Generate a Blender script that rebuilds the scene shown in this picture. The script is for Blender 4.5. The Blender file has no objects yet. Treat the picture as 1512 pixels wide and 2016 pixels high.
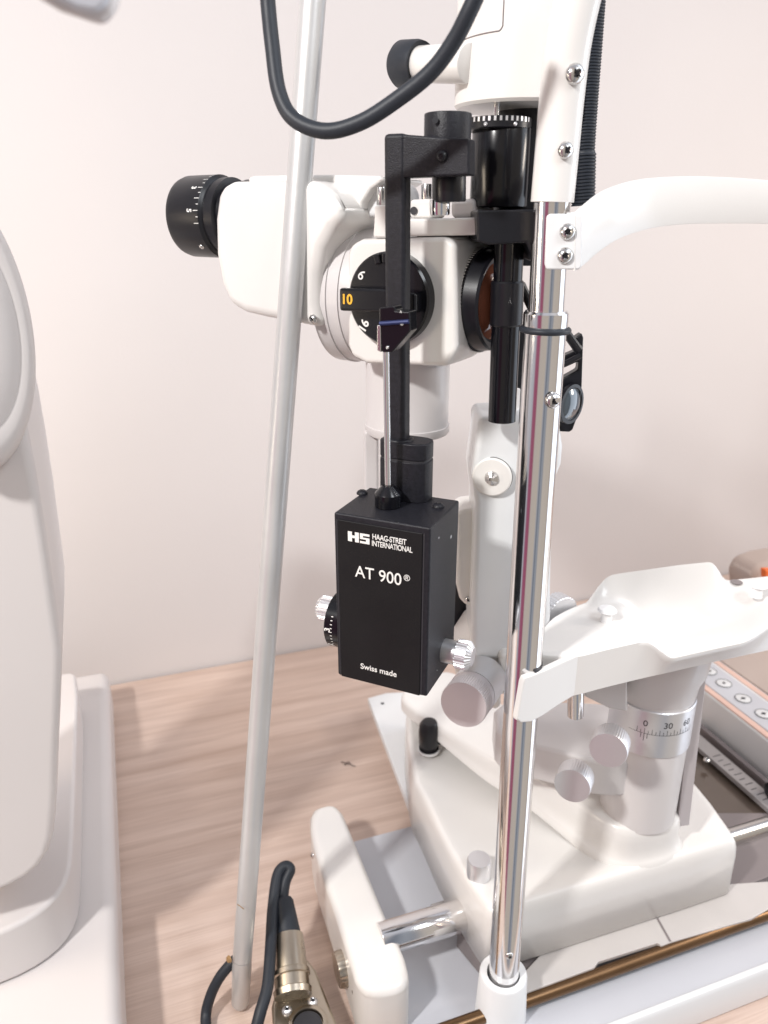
import bpy, bmesh, math, random
from mathutils import Vector, Matrix
random.seed(7)
S = bpy.context.scene
C = S.collection
R = math.radians
V = Vector
# ------------------------------------------------------------------ camera
F = 1514.0; PITCH = R(21.0); CX, CY = 756.0, 1008.0; H = 0.60
cam = bpy.data.cameras.new('camera'); co = bpy.data.objects.new('camera', cam); C.objects.link(co)
cam.sensor_fit = 'VERTICAL'; cam.sensor_height = 24; cam.lens = 24*F/2016
cam.clip_start = 0.02; cam.clip_end = 60
co.location = (0, 0, H); co.rotation_euler = (R(90)-PITCH, 0, 0)
cam.dof.use_dof = True; cam.dof.focus_distance = 0.46; cam.dof.aperture_fstop = 6.5
S.camera = co
# ------------------------------------------------------------------ light
w = bpy.data.worlds.new('World'); S.world = w; w.use_nodes = True
nt = w.node_tree; bg = nt.nodes['Background']
def wn(t, **k):
    n = nt.nodes.new(t)
    for a_, b_ in k.items(): setattr(n, a_, b_)
    return n
LK = nt.links.new
tc = wn('ShaderNodeTexCoord'); sx = wn('ShaderNodeSeparateXYZ'); LK(tc.outputs['Generated'], sx.inputs[0])
at = wn('ShaderNodeMath', operation='ARCTAN2'); LK(sx.outputs['X'], at.inputs[0]); LK(sx.outputs['Y'], at.inputs[1])
az_ = wn('ShaderNodeMath', operation='MULTIPLY_ADD'); LK(at.outputs[0], az_.inputs[0]); az_.inputs[1].default_value = 1/(2*math.pi); az_.inputs[2].default_value = 0.5
def ramp(stops):
    r = wn('ShaderNodeValToRGB'); el = r.color_ramp.elements
    while len(el) > 1: el.remove(el[0])
    el[0].position = stops[0][0]; el[0].color = (*stops[0][1], 1)
    for p_, c_ in stops[1:]:
        e_ = el.new(p_); e_.color = (*c_, 1)
    return r
# the room round the instrument: (compass degrees from the view direction, colour)
bands = [(183, (.60, .53, .46)), (210, (.58, .52, .47)), (214, (.36, .10, .17)), (230, (.38, .11, .19)), (236, (.50, .50, .55)), (262, (.60, .60, .65)), (290, (.56, .56, .62)), (300, (.10, .10, .14)), (320, (.12, .12, .17)), (330, (.58, .57, .60)), (359, (.60, .59, .62))]
right = [(0, (.60, .59, .62)), (48, (.55, .53, .57)), (56, (.30, .28, .33)), (62, (.32, .29, .34)), (66, (2.2, 2.4, 2.7)), (98, (2.2, 2.4, 2.7)), (104, (.38, .31, .26)), (113, (.60, .53, .46)), (149, (.62, .56, .50)), (155, (.30, .32, .37)), (160, (.38, .41, .46)), (168, (.17, .19, .24)), (174, (.45, .46, .50)), (179, (.60, .53, .46))]
rz = ramp([(a/360-0.5, c) for a, c in bands]+[(a/360+0.5, c) for a, c in right]); LK(az_.outputs[0], rz.inputs[0])
mp = wn('ShaderNodeMapRange'); LK(sx.outputs['Z'], mp.inputs[0]); mp.inputs[1].default_value = -1; mp.inputs[2].default_value = 1
rv = ramp([(0.0, (.30, .27, .26)), (0.42, (.42, .39, .40)), (0.55, (.60, .59, .63)), (0.75, (.66, .67, .74)), (1.0, (.70, .71, .78))]); LK(mp.outputs[0], rv.inputs[0])
ab = wn('ShaderNodeMath', operation='ABSOLUTE'); LK(sx.outputs['Z'], ab.inputs[0])
bl = wn('ShaderNodeMapRange'); LK(ab.outputs[0], bl.inputs[0]); bl.inputs[1].default_value = 0.75; bl.inputs[2].default_value = 0.95
mxw = wn('ShaderNodeMix', data_type='RGBA'); LK(bl.outputs[0], mxw.inputs[0]); LK(rz.outputs[0], mxw.inputs[6]); LK(rv.outputs[0], mxw.inputs[7])
LK(mxw.outputs[2], bg.inputs[0]); bg.inputs[1].default_value = 0.70
def area(name, loc, target, size, power, col, sy=None):
    l = bpy.data.lights.new(name, 'AREA'); l.energy = power; l.color = col; l.size = size
    if sy: l.shape = 'RECTANGLE'; l.size_y = sy
    o = bpy.data.objects.new(name, l); C.objects.link(o); o.location = loc
    o.rotation_euler = (V(target)-V(loc)).to_track_quat('-Z', 'Y').to_euler()
    return o
area('ceiling_lamp', (-0.62, -0.30, 1.22), (0.12, 0.50, 0.10), 0.09, 12.5, (1.0, 0.985, 0.96))
area('right_fill', (0.75, -0.25, 1.45), (0.35, 0.8, 0.2), 0.4, 6.0, (0.90, 0.95, 1.0), 0.5)  # added fill from the right, stands for no particular fixture
area('warm_fill_left', (-0.7, 0.25, 0.55), (-0.30, 0.95, 0.05), 0.25, 1.7, (1.0, 0.84, 0.64))  # warm fill added to tint the left of the wall
area('warm_fill_right', (0.95, 0.55, 0.75), (0.60, 1.15, 0.20), 0.25, 3.0, (1.0, 0.86, 0.72))  # second warm fill, added to brighten the wall at lower right
S.view_settings.view_transform = 'Standard'; S.view_settings.look = 'None'
S.view_settings.exposure = 0.37; S.view_settings.gamma = 1; S.view_settings.use_curve_mapping = False
# ------------------------------------------------------------------ picture <-> place
cP, sP = math.cos(PITCH), math.sin(PITCH)
CAM = V((0, 0, H))
def ray(px, py):
    u = (px-CX)/F; v = (py-CY)/F
    return V((u, cP - v*sP, -sP - v*cP))
def P(px, py, Y): d = ray(px, py); return CAM + d*(Y/d.y)
def PZ(px, py, z): d = ray(px, py); return CAM + d*((z-H)/d.z)
def PN(px, py, pt, n): d = ray(px, py); return CAM + d*((V(pt)-CAM).dot(n)/d.dot(n))
def az(deg): return V((math.sin(R(deg)), math.cos(R(deg)), 0))
UP = V((0, 0, 1))
U = az(70.5); VV = az(-19.5)            # long and deep direction of the table, the rails and the head rest
# ------------------------------------------------------------------ materials
def mat(name, col, rough=0.4, metal=0.0, coat=0.0, bump=0.0, bscale=400, var=0.0, vscale=20, spec=0.5, alpha=None, trans=0, ior=1.45, rvar=0.0):
    m = bpy.data.materials.new(name); m.use_nodes = True; t = m.node_tree; b = t.nodes['Principled BSDF']
    b.inputs['Base Color'].default_value = (*col, 1); b.inputs['Roughness'].default_value = rough
    b.inputs['Metallic'].default_value = metal; b.inputs['Coat Weight'].default_value = coat
    b.inputs['Coat Roughness'].default_value = 0.12
    b.inputs['Specular IOR Level'].default_value = spec; b.inputs['IOR'].default_value = ior
    b.inputs['Transmission Weight'].default_value = trans
    g = t.nodes.new('ShaderNodeTexCoord')
    if var:
        n = t.nodes.new('ShaderNodeTexNoise'); n.inputs['Scale'].default_value = vscale; n.inputs['Detail'].default_value = 5
        t.links.new(g.outputs['Object'], n.inputs['Vector'])
        x = t.nodes.new('ShaderNodeMapRange'); x.inputs[3].default_value = 1-var; x.inputs[4].default_value = 1+var*0.6
        t.links.new(n.outputs['Fac'], x.inputs[0])
        mx = t.nodes.new('ShaderNodeVectorMath'); mx.operation = 'SCALE'; mx.inputs[0].default_value = col
        t.links.new(x.outputs[0], mx.inputs['Scale']); t.links.new(mx.outputs[0], b.inputs['Base Color'])
    if rvar:
        n = t.nodes.new('ShaderNodeTexNoise'); n.inputs['Scale'].default_value = 35; n.inputs['Detail'].default_value = 6
        t.links.new(g.outputs['Object'], n.inputs['Vector'])
        x = t.nodes.new('ShaderNodeMapRange'); x.inputs[3].default_value = max(0, rough-rvar); x.inputs[4].default_value = rough+rvar
        t.links.new(n.outputs['Fac'], x.inputs[0]); t.links.new(x.outputs[0], b.inputs['Roughness'])
    if bump:
        n = t.nodes.new('ShaderNodeTexNoise'); n.inputs['Scale'].default_value = bscale; n.inputs['Detail'].default_value = 2
        t.links.new(g.outputs['Object'], n.inputs['Vector'])
        k = t.nodes.new('ShaderNodeBump'); k.inputs['Strength'].default_value = bump; k.inputs['Distance'].default_value = 0.0005
        t.links.new(n.outputs['Fac'], k.inputs['Height']); t.links.new(k.outputs[0], b.inputs['Normal'])
    return m
M = {}
M['white'] = mat('white_enamel', (0.755, 0.735, 0.71), 0.33, coat=0.35, bump=0.06, bscale=900, var=0.06, vscale=14, rvar=0.05)
M['cool_white'] = mat('cool_white_enamel', (0.72, 0.73, 0.74), 0.36, coat=0.3, bump=0.05, bscale=900, var=0.03, vscale=14, rvar=0.05)
M['cream'] = mat('cream_enamel', (0.64, 0.615, 0.61), 0.38, coat=0.25, bump=0.05, bscale=900, var=0.03, vscale=10)
M['beige'] = mat('beige_plastic', (0.62, 0.585, 0.575), 0.45, coat=0.1, var=0.04, vscale=5)
M['black'] = mat('black_anodised', (0.007, 0.007, 0.010), 0.34, coat=0.0, rvar=0.08, spec=0.5)
M['gloss_black'] = mat('gloss_black', (0.004, 0.004, 0.006), 0.2, coat=0.15, spec=0.4)
M['crackle'] = mat('black_textured_paint', (0.014, 0.014, 0.019), 0.44, bump=0.35, bscale=1500, var=0.7, vscale=450, spec=0.35)
M['panel'] = mat('black_front_panel', (0.009, 0.009, 0.010), 0.46, var=0.5, vscale=25, rvar=0.12, spec=0.3, bump=0.15, bscale=1200)
M['rubber'] = mat('rubber', (0.018, 0.022, 0.030), 0.50, bump=0.15, bscale=500, var=0.1, vscale=60, spec=0.45)
M['chrome'] = mat('chrome', (0.78, 0.77, 0.77), 0.13, metal=1, rvar=0.03)
M['steel'] = mat('steel', (0.62, 0.61, 0.60), 0.22, metal=1, rvar=0.06)
M['alu'] = mat('satin_aluminium', (0.74, 0.74, 0.76), 0.36, metal=0.85, bump=0.05, bscale=800)
M['alu_flat'] = mat('brushed_aluminium', (0.66, 0.62, 0.63), 0.5, metal=0.55, var=0.04, vscale=80)
M['nickel'] = mat('aged_nickel', (0.50, 0.44, 0.36), 0.30, metal=1, var=0.15, vscale=60, rvar=0.1)
M['rodpaint'] = mat('grey_rod_paint', (0.60, 0.60, 0.60), 0.36, metal=0.45, bump=0.12, bscale=300, rvar=0.1, var=0.12, vscale=30)
M['grey'] = mat('grey_plate', (0.55, 0.56, 0.60), 0.32, coat=0.2, var=0.06, vscale=15)
M['dull'] = mat('dull_grey', (0.32, 0.30, 0.30), 0.4, var=0.2, vscale=60)
M['bluegrey'] = mat('blue_grey_plastic', (0.63, 0.63, 0.645), 0.38, coat=0.15, var=0.04)
M['dgrey'] = mat('dim_grey_plastic', (0.22, 0.19, 0.19), 0.4, var=0.1, vscale=20)
M['smoke'] = mat('smoked_plastic', (0.10, 0.075, 0.06), 0.22, coat=0.5, var=0.1, vscale=12)
M['reflected_wood'] = mat('reflected_wood_tint', (0.20, 0.12, 0.065), 0.34, metal=1, var=0.2, vscale=40)  # for the chrome rail: reflection of the wood put into the base colour
M['lens'] = mat('coated_lens', (0.24, 0.085, 0.05), 0.08, coat=0.6, spec=0.6)
M['lens_blue'] = mat('blue_coated_lens', (0.03, 0.05, 0.07), 0.05, coat=1.0, spec=0.9)
M['amber'] = mat('amber_coating', (0.75, 0.10, 0.02), 0.15, coat=1.0)
M['print'] = mat('white_print', (0.78, 0.77, 0.75), 0.5)
M['yellow'] = mat('yellow_print', (0.85, 0.45, 0.04), 0.5)
M['ink'] = mat('black_ink', (0.03, 0.03, 0.035), 0.5)
M['pin'] = mat('white_nylon', (0.88, 0.88, 0.88), 0.35)
M['orange'] = mat('orange_plastic', (0.8, 0.16, 0.03), 0.4)
M['brown'] = mat('matt_taupe', (0.46, 0.38, 0.34), 0.8)
M['fibre'] = mat('dark_lint', (0.05, 0.03, 0.03), 0.8)
M['rust'] = mat('old_glue', (0.30, 0.18, 0.08), 0.8)
def wood():
    m = bpy.data.materials.new('oak_veneer'); m.use_nodes = True; t = m.node_tree; b = t.nodes['Principled BSDF']
    N, L = t.nodes.new, t.links.new
    g = N('ShaderNodeTexCoord'); a = N('ShaderNodeMapping'); a.inputs['Rotation'].default_value = (0, 0, R(-19.5))
    L(g.outputs['Object'], a.inputs['Vector'])
    def sc(v):
        q = N('ShaderNodeMapping'); q.inputs['Scale'].default_value = v; L(a.outputs[0], q.inputs['Vector']); return q
    q1 = sc((1.6, 26, 1)); n1 = N('ShaderNodeTexNoise'); n1.inputs['Scale'].default_value = 2.2; n1.inputs['Detail'].default_value = 8; n1.inputs['Distortion'].default_value = 0.6
    L(q1.outputs[0], n1.inputs['Vector'])
    q2 = sc((7, 330, 1)); n2 = N('ShaderNodeTexNoise'); n2.inputs['Scale'].default_value = 2.5; n2.inputs['Detail'].default_value = 5
    L(q2.outputs[0], n2.inputs['Vector'])
    q3 = sc((1.4, 8, 1)); wv = N('ShaderNodeTexWave'); wv.bands_direction = 'Y'; wv.inputs['Scale'].default_value = 1.6
    wv.inputs['Distortion'].default_value = 5.5; wv.inputs['Detail'].default_value = 3; wv.inputs['Detail Scale'].default_value = 1.2
    L(q3.outputs[0], wv.inputs['Vector'])
    r1 = N('ShaderNodeValToRGB'); r1.color_ramp.elements[0].position = 0.28; r1.color_ramp.elements[1].position = 0.72
    r1.color_ramp.elements[0].color = (0.54, 0.405, 0.335, 1); r1.color_ramp.elements[1].color = (0.68, 0.54, 0.465, 1)
    L(n1.outputs['Fac'], r1.inputs[0])
    r2 = N('ShaderNodeValToRGB'); r2.color_ramp.elements[0].color = (0.62, 0.55, 0.52, 1); r2.color_ramp.elements[1].position = 0.45; r2.color_ramp.elements[1].color = (1, 1, 1, 1)
    L(wv.outputs['Fac'], r2.inputs[0])
    mx = N('ShaderNodeMix'); mx.data_type = 'RGBA'; mx.blend_type = 'MULTIPLY'; mx.inputs[0].default_value = 0.18
    L(r1.outputs[0], mx.inputs[6]); L(r2.outputs[0], mx.inputs[7])
    r3 = N('ShaderNodeValToRGB'); r3.color_ramp.elements[0].position = 0.35; r3.color_ramp.elements[1].position = 0.6
    r3.color_ramp.elements[0].color = (0.82, 0.78, 0.76, 1); r3.color_ramp.elements[1].color = (1, 1, 1, 1)
    L(n2.outputs['Fac'], r3.inputs[0])
    m2 = N('ShaderNodeMix'); m2.data_type = 'RGBA'; m2.blend_type = 'MULTIPLY'; m2.inputs[0].default_value = 0.6
    L(mx.outputs[2], m2.inputs[6]); L(r3.outputs[0], m2.inputs[7]); L(m2.outputs[2], b.inputs['Base Color'])
    b.inputs['Roughness'].default_value = 0.5
    k = N('ShaderNodeBump'); k.inputs['Strength'].default_value = 0.3; k.inputs['Distance'].default_value = 0.0006
    L(n2.outputs['Fac'], k.inputs['Height']); L(k.outputs[0], b.inputs['Normal'])
    return m
M['wood'] = wood()
M['peach'] = mat('peach_trim', (0.72, 0.50, 0.42), 0.4)
M['worn'] = mat('worn_plastic', (0.55, 0.52, 0.50), 0.3, coat=0.4, var=0.1, vscale=30)
M['wall'] = mat('painted_wall', (0.63, 0.605, 0.61), 0.75, bump=0.25, bscale=220, var=0.05, vscale=3.0)
# ------------------------------------------------------------------ mesh helpers
def basis(ax):
    ax = V(ax).normalized(); r = UP if abs(ax.z) < 0.9 else V((0, 1, 0))
    a = r.cross(ax).normalized(); b = ax.cross(a); return a, b, ax
def wloc(o):
    p = V((0, 0, 0))
    while o: p = p + o.location; o = o.parent
    return p
def obj(name, bm, m, parent=None, bevel=0, seg=3, smooth=True, angle=30, sub=0):
    me = bpy.data.meshes.new(name)
    bmesh.ops.recalc_face_normals(bm, faces=bm.faces)
    bm.to_mesh(me); bm.free()
    return link(name, me, m, parent, bevel, seg, smooth, angle, sub)
def link(name, me, m, parent=None, bevel=0, seg=3, smooth=True, angle=30, sub=0):
    me.name = name
    me.materials.clear(); me.materials.append(M[m] if isinstance(m, str) else m)
    o = bpy.data.objects.new(name, me); C.objects.link(o)
    if parent:
        me.transform(Matrix.Translation(-wloc(parent))); o.parent = parent
    else:
        xs = [v.co for v in me.vertices]
        c = V((sum(v.x for v in xs)/len(xs), sum(v.y for v in xs)/len(xs), min(v.z for v in xs)))
        me.transform(Matrix.Translation(-c)); o.location = c
    if smooth:
        for p in me.polygons: p.use_smooth = True
        if not bevel: me.set_sharp_from_angle(angle=R(angle))
    if bevel:
        b = o.modifiers.new('bevel', 'BEVEL'); b.width = bevel; b.segments = seg; b.limit_method = 'ANGLE'
        b.angle_limit = R(angle); b.harden_normals = True; b.use_clamp_overlap = True
    if sub:
        s = o.modifiers.new('sub', 'SUBSURF'); s.levels = sub; s.render_levels = sub
    return o
def thing(name, label, cat, loc, group=None):
    o = bpy.data.objects.new(name, None); C.objects.link(o); o.location = loc
    o.empty_display_size = 0.02
    o['label'] = label; o['category'] = cat
    if group: o['group'] = group
    return o
def tag(o, label, cat, group=None):
    o['label'] = label; o['category'] = cat
    if group: o['group'] = group
    return o
def prism_pts(pts, off):
    bm = bmesh.new(); off = V(off)
    a = [bm.verts.new(p) for p in pts]; b = [bm.verts.new(V(p)+off) for p in pts]
    n = len(a); bm.faces.new(a); bm.faces.new(b[::-1])
    for i in range(n): bm.faces.new((a[i], b[i], b[(i+1) % n], a[(i+1) % n]))
    return bm
def rounded(pts, it=1, keep=0.25):
    for _ in range(it):
        q = []
        for i in range(len(pts)):
            a, b = V(pts[i]), V(pts[(i+1) % len(pts)])
            q += [a.lerp(b, keep), a.lerp(b, 1-keep)]
        pts = q
    return pts
def prism_px(px, pt, n, depth, it=0):           # outline seen on the plane (pt, n), thickness away from the viewer
    return prism_pts(rounded([PN(x, y, pt, n) for x, y in px], it), -V(n).normalized()*depth)
def slab_px(px, ztop, zbot, it=0):              # plan outline at height ztop, down to zbot
    return prism_pts(rounded([PZ(x, y, ztop) for x, y in px], it), (0, 0, zbot-ztop))
def box(c, dx, dy, dz, ux=V((1, 0, 0)), uy=None, uz=UP):
    uy = uy if uy else uz.cross(ux); c = V(c)
    pts = [c-ux*dx/2-uy*dy/2-uz*dz/2, c+ux*dx/2-uy*dy/2-uz*dz/2, c+ux*dx/2+uy*dy/2-uz*dz/2, c-ux*dx/2+uy*dy/2-uz*dz/2]
    return prism_pts(pts, uz*dz)
def lathe(prof, origin, axis, n=64, start=None, knurl=None):
    """prof: (distance along axis, radius); knurl: {ring index: (teeth, depth)}"""
    a, b, ax = basis(axis); o = V(origin); bm = bmesh.new(); rings = []
    for i, (t, r) in enumerate(prof):
        if r < 1e-6: rings.append([bm.verts.new(o+ax*t)]); continue
        ring = []
        for k in range(n):
            ang = 2*math.pi*k/n; rr = r
            if knurl and i in knurl:
                rr = r - (knurl[i] if (k % 4) in (0, 1) else 0)
            ring.append(bm.verts.new(o+ax*t+a*rr*math.cos(ang)+b*rr*math.sin(ang)))
        rings.append(ring)
    for p, q in zip(rings[:-1], rings[1:]):
        if len(p) == 1 and len(q) == 1: continue
        for k in range(n):
            if len(p) == 1: bm.faces.new((p[0], q[(k+1) % n], q[k]))
            elif len(q) == 1: bm.faces.new((p[k], p[(k+1) % n], q[0]))
            else: bm.faces.new((p[k], p[(k+1) % n], q[(k+1) % n], q[k]))
    if len(rings[0]) > 1: bm.faces.new(rings[0][::-1])
    if len(rings[-1]) > 1: bm.faces.new(rings[-1])
    return bm
def cyl(p0, p1, r, ch=0.0, n=64, r1=None):
    L = (V(p1)-V(p0)).length; r1 = r if r1 is None else r1
    if ch: prof = [(0, r-ch), (ch*0.3, r-ch*0.3), (ch, r), (L-ch, r1), (L-ch*0.3, r1-ch*0.3), (L, r1-ch)]
    else: prof = [(0, r), (L, r1)]
    return lathe(prof, p0, V(p1)-V(p0), n)
def catmull(pts, k=10):
    pts = [V(p) for p in pts]; q = [pts[0]*2-pts[1]] + pts + [pts[-1]*2-pts[-2]]; out = []
    for i in range(1, len(q)-2):
        for j in range(k):
            t = j/k; a, b, c, d = q[i-1], q[i], q[i+1], q[i+2]
            out.append(0.5*((2*b)+(c-a)*t+(2*a-5*b+4*c-d)*t*t+(3*b-a-3*c+d)*t**3))
    out.append(q[-2]); return out
def tube(pts, r, n=24, smooth=True, k=10, rfun=None):
    pts = catmull(pts, k) if smooth else [V(p) for p in pts]
    bm = bmesh.new(); rings = []; prev = None
    for i, p in enumerate(pts):
        t = (pts[min(i+1, len(pts)-1)]-pts[max(i-1, 0)]).normalized()
        if prev is None: a, b, _ = basis(t)
        else:
            a = (prev - t*prev.dot(t)).normalized(); b = t.cross(a)
        prev = a; rr = rfun(i/(len(pts)-1), i) if rfun else r
        rings.append([bm.verts.new(p+a*rr*math.cos(2*math.pi*j/n)+b*rr*math.sin(2*math.pi*j/n)) for j in range(n)])
    for p, q in zip(rings[:-1], rings[1:]):
        for j in range(n): bm.faces.new((p[j], p[(j+1) % n], q[(j+1) % n], q[j]))
    bm.faces.new(rings[0][::-1]); bm.faces.new(rings[-1]); return bm
def torus(c, ax, R0, r, n=64, k=16):
    a, b, ax = basis(ax); bm = bmesh.new(); rings = []
    for i in range(n):
        d = a*math.cos(2*math.pi*i/n)+b*math.sin(2*math.pi*i/n)
        rings.append([bm.verts.new(V(c)+d*(R0+r*math.cos(2*math.pi*j/k))+ax*r*math.sin(2*math.pi*j/k)) for j in range(k)])
    for i in range(n):
        p, q = rings[i], rings[(i+1) % n]
        for j in range(k): bm.faces.new((p[j], p[(j+1) % k], q[(j+1) % k], q[j]))
    return bm
def text_mesh(s, size, depth=0.00008, sx=1.0, bold=0.0, spacing=1.0):
    cu = bpy.data.curves.new('txt', 'FONT'); cu.body = s; cu.size = size; cu.extrude = depth; cu.offset = bold
    cu.align_x = 'CENTER'; cu.align_y = 'CENTER'; cu.space_character = spacing
    o = bpy.data.objects.new('txt', cu); C.objects.link(o); dg = bpy.context.evaluated_depsgraph_get(); dg.update()
    me = bpy.data.meshes.new_from_object(o.evaluated_get(dg)); bpy.data.objects.remove(o); bpy.data.curves.remove(cu)
    for v in me.vertices: v.co.x *= sx
    return me
def put_text(name, s, size, c, right, up, m, parent, **kw):
    me = text_mesh(s, size, **kw); right = V(right).normalized(); up = V(up).normalized(); n = right.cross(up)
    mt = Matrix((right, up, n)).transposed().to_4x4(); mt.translation = V(c)
    me.transform(mt); return link(name, me, m, parent, smooth=False)
def wrap_text(name, s, size, o, axis, r, ang0, t0, m, parent, rot=0, ref=None, **kw):
    """text laid round a cylinder: ang0 = angle of its centre, rot = turn of the text in the developed surface"""
    me = text_mesh(s, size, **kw); a, b, ax = basis(axis)
    for v in me.vertices:
        x, y = v.co.x*math.cos(rot)-v.co.y*math.sin(rot), v.co.x*math.sin(rot)+v.co.y*math.cos(rot)
        an = ang0 + x/r; rr = r+v.co.z+0.00005
        v.co = V(o)+ax*(t0+y)+a*rr*math.cos(an)+b*rr*math.sin(an)
    return link(name, me, m, parent, smooth=False)
def cyl_ticks(o, axis, r, items, m='ink', name='scale_marks', parent=None, w=0.0004):
    bm = bmesh.new(); a, b, ax = basis(axis); rr = r+0.00012
    for ang, t0, t1 in items:
        da = w/2/r
        q = [V(o)+ax*t+a*rr*math.cos(x)+b*rr*math.sin(x) for x, t in ((ang-da, t0), (ang+da, t0), (ang+da, t1), (ang-da, t1))]
        bm.faces.new([bm.verts.new(p) for p in q])
    return obj(name, bm, m, parent, smooth=False)
def cyl_angle(o, axis, pdir):                   # angle on the cylinder that looks along pdir
    a, b, ax = basis(axis); d = V(pdir); return math.atan2(d.dot(b), d.dot(a))
def screw(c, n, r, parent, m='steel', name='screw', cross=True):
    bm = lathe([(0, r), (r*0.25, r*0.98), (r*0.55, r*0.75), (r*0.7, r*0.42), (r*0.55, r*0.25), (r*0.5, 0)], c, n, 32)
    o = obj(name, bm, m, parent, angle=60)
    if cross:
        a, b, ax = basis(n); a2 = (a+b).normalized(); b2 = ax.cross(a2); cc = V(c)+ax*(r*0.66)
        bm = box(cc, r*0.95, r*0.2, r*0.1, a2, b2, ax)
        b2m = box(cc+ax*r*0.004, r*0.2, r*0.95, r*0.1, a2, b2, ax)
        tmp = bpy.data.meshes.new('t'); b2m.to_mesh(tmp); b2m.free(); bm.from_mesh(tmp); bpy.data.meshes.remove(tmp)
        obj('cross_slot', bm, 'black', o)
    return o
def join(*bms):
    out = bms[0]
    for b in bms[1:]:
        tmp = bpy.data.meshes.new('t'); b.to_mesh(tmp); b.free(); out.from_mesh(tmp); bpy.data.meshes.remove(tmp)
    return out

# ------------------------------------------------------------------ the setting: wall and table
W0 = PZ(220, 1345, 0)                            # a point where table meets wall
bm = prism_pts([W0-U*3.2-UP*0.9, W0+U*3.2-UP*0.9, W0+U*3.2+UP*2.0, W0-U*3.2+UP*2.0], VV*0.1)
wall = obj('wall', bm, 'wall'); wall['kind'] = 'structure'
tb = V((0, 0, 0))
a0 = W0-VV*0.004
TD = max((a0-PZ(x, 2016, 0)).dot(VV) for x in (0, 1512))+0.012
print('table depth', TD)
bm = prism_pts([a0-U*1.3, a0+U*1.6, a0+U*1.6-VV*TD, a0-U*1.3-VV*TD], (0, 0, -0.03))
table = thing('table', 'pale oak veneered table top standing against the bare wall under all the instruments', 'table', V((0.1, 0.5, 0)))
obj('table_top', bm, 'wood', table, bevel=0.002)
for du, dv in ((-0.9, -0.12), (1.3, -0.12), (-0.9, -0.10-TD*0.7), (1.3, -0.10-TD*0.7)):
    c = a0+U*du+VV*dv
    obj('leg', box(c-UP*0.38, 0.05, 0.05, 0.70, U, VV), 'alu', table, bevel=0.003)

# ------------------------------------------------------------------ sliding bed of the slit lamp: plate, rails, track cover
bed = thing('slide_bed', 'grey slide bed with white track cover and chrome rail tinted with mirrored wood under the slit lamp', 'slide bed', PZ(900, 1900, 0))
zp = 0.012
fl, fr = PZ(700, 1654, zp), PZ(700, 1654, zp)+U*0.78
nl = PZ(1214, 2014, 0.03)                         # front lip line
dist = (fl-nl).dot(VV)
obj('bed_plate', prism_pts([fl-U*0.02, fr, fr-VV*(dist-0.045), fl-U*0.02-VV*(dist-0.045)], (0, 0, -zp+0.001)), 'grey', bed, bevel=0.002)
# front lip: low grey top and bright upper edge, white face
base_l = nl-U*((nl-fl).dot(U)+0.015)
sec = [(0, 0.030), (0.003, 0.033), (0.003, 0.022), (0.006, 0.018), (0.006, 0.002), (-0.002, 0.002), (-0.002, 0.022), (-0.040, 0.016), (-0.040, 0.012), (-0.006, 0.019)]
def sweep_u(start, length, sec):
    return prism_pts([V((start.x, start.y, 0))-VV*a+UP*z for a, z in sec], U*length)
obj('front_lip', sweep_u(base_l, 0.80, [(-0.002, 0.001), (-0.002, 0.030), (0.0, 0.0335), (0.004, 0.0335), (0.006, 0.030), (0.006, 0.001)]), 'cool_white', bed, bevel=0.0008)
obj('lip_shelf', sweep_u(base_l, 0.80, [(-0.045, 0.013), (-0.045, 0.019), (-0.0025, 0.024), (-0.0025, 0.013)]), 'grey', bed, bevel=0.0005)
# chrome rail, coloured as the wood it mirrors
r0 = PZ(1030, 1972, 0.030); r1 = PZ(1512, 1800, 0.030)
rs = r0-U*0.30
obj('rail', cyl(rs, r0+U*0.36, 0.0052), 'reflected_wood', bed)
r2 = r0+U*0.36
rf = PZ(1430, 1652, 0.035); 
obj('rear_rail', cyl(rf-U*0.05, rf+U*0.2, 0.009), 'steel', bed)
# worn sheet between base and rail with a seam and two steps
shp = [(1010, 1938), (1020, 1960), (1170, 1905), (1178, 1893), (1295, 1856), (1302, 1862), (1320, 1855), (1480, 1808), (1512, 1790), (1540, 1760), (1512, 1735), (1440, 1740), (1100, 1840)]
obj('wear_strip', slab_px(shp, 0.0365, 0.033), 'worn', bed, bevel=0.0006)
sm = [PZ(1292, 1808, 0.0368), PZ(1296, 1807, 0.0368), PZ(1322, 1853, 0.0368), PZ(1318, 1854, 0.0368)]
obj('seam', prism_pts(sm, (0, 0, -0.0001)), 'dgrey', bed, smooth=False)
obj('rail_block', slab_px([(985, 1930), (1440, 1755), (1600, 1690), (1620, 1600), (1380, 1600), (900, 1830)], 0.0325, 0.0125), 'dgrey', bed, bevel=0.001)
# left track cover, long rounded housing
cov = [(610, 1594), (636, 1582), (668, 1579), (700, 1656), (745, 1765), (772, 1828), (795, 1872), (806, 1915), (803, 1940), (770, 1950), (724, 1956), (702, 1935), (690, 1895), (668, 1820), (634, 1720), (611, 1640)]
cover = obj('track_cover', slab_px(cov, 0.062, 0.0005, 1), 'white', bed, bevel=0.007, seg=6, angle=50)
sd = -U
for px, py, zz in ((617, 1684, 0.04), (699, 1952, 0.035)):
    screw(PZ(px, py, zz)+U*0.0, sd, 0.0032, cover)
kc = PZ(672, 1908, 0.03)
obj('pinion_knob', lathe([(0, 0.013), (0.003, 0.014), (0.011, 0.014), (0.013, 0.012), (0.0131, 0)], kc-U*0.004, U, 64, knurl={1: .0006, 2: .0006}), 'nickel', bed, angle=25)

# ------------------------------------------------------------------ SLIT LAMP
slit = thing('slit_lamp', 'white slit lamp microscope with black eyepieces, magnification dial and illumination column on a sliding base', 'slit lamp', PZ(1150, 1800, 0.0385))
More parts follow.
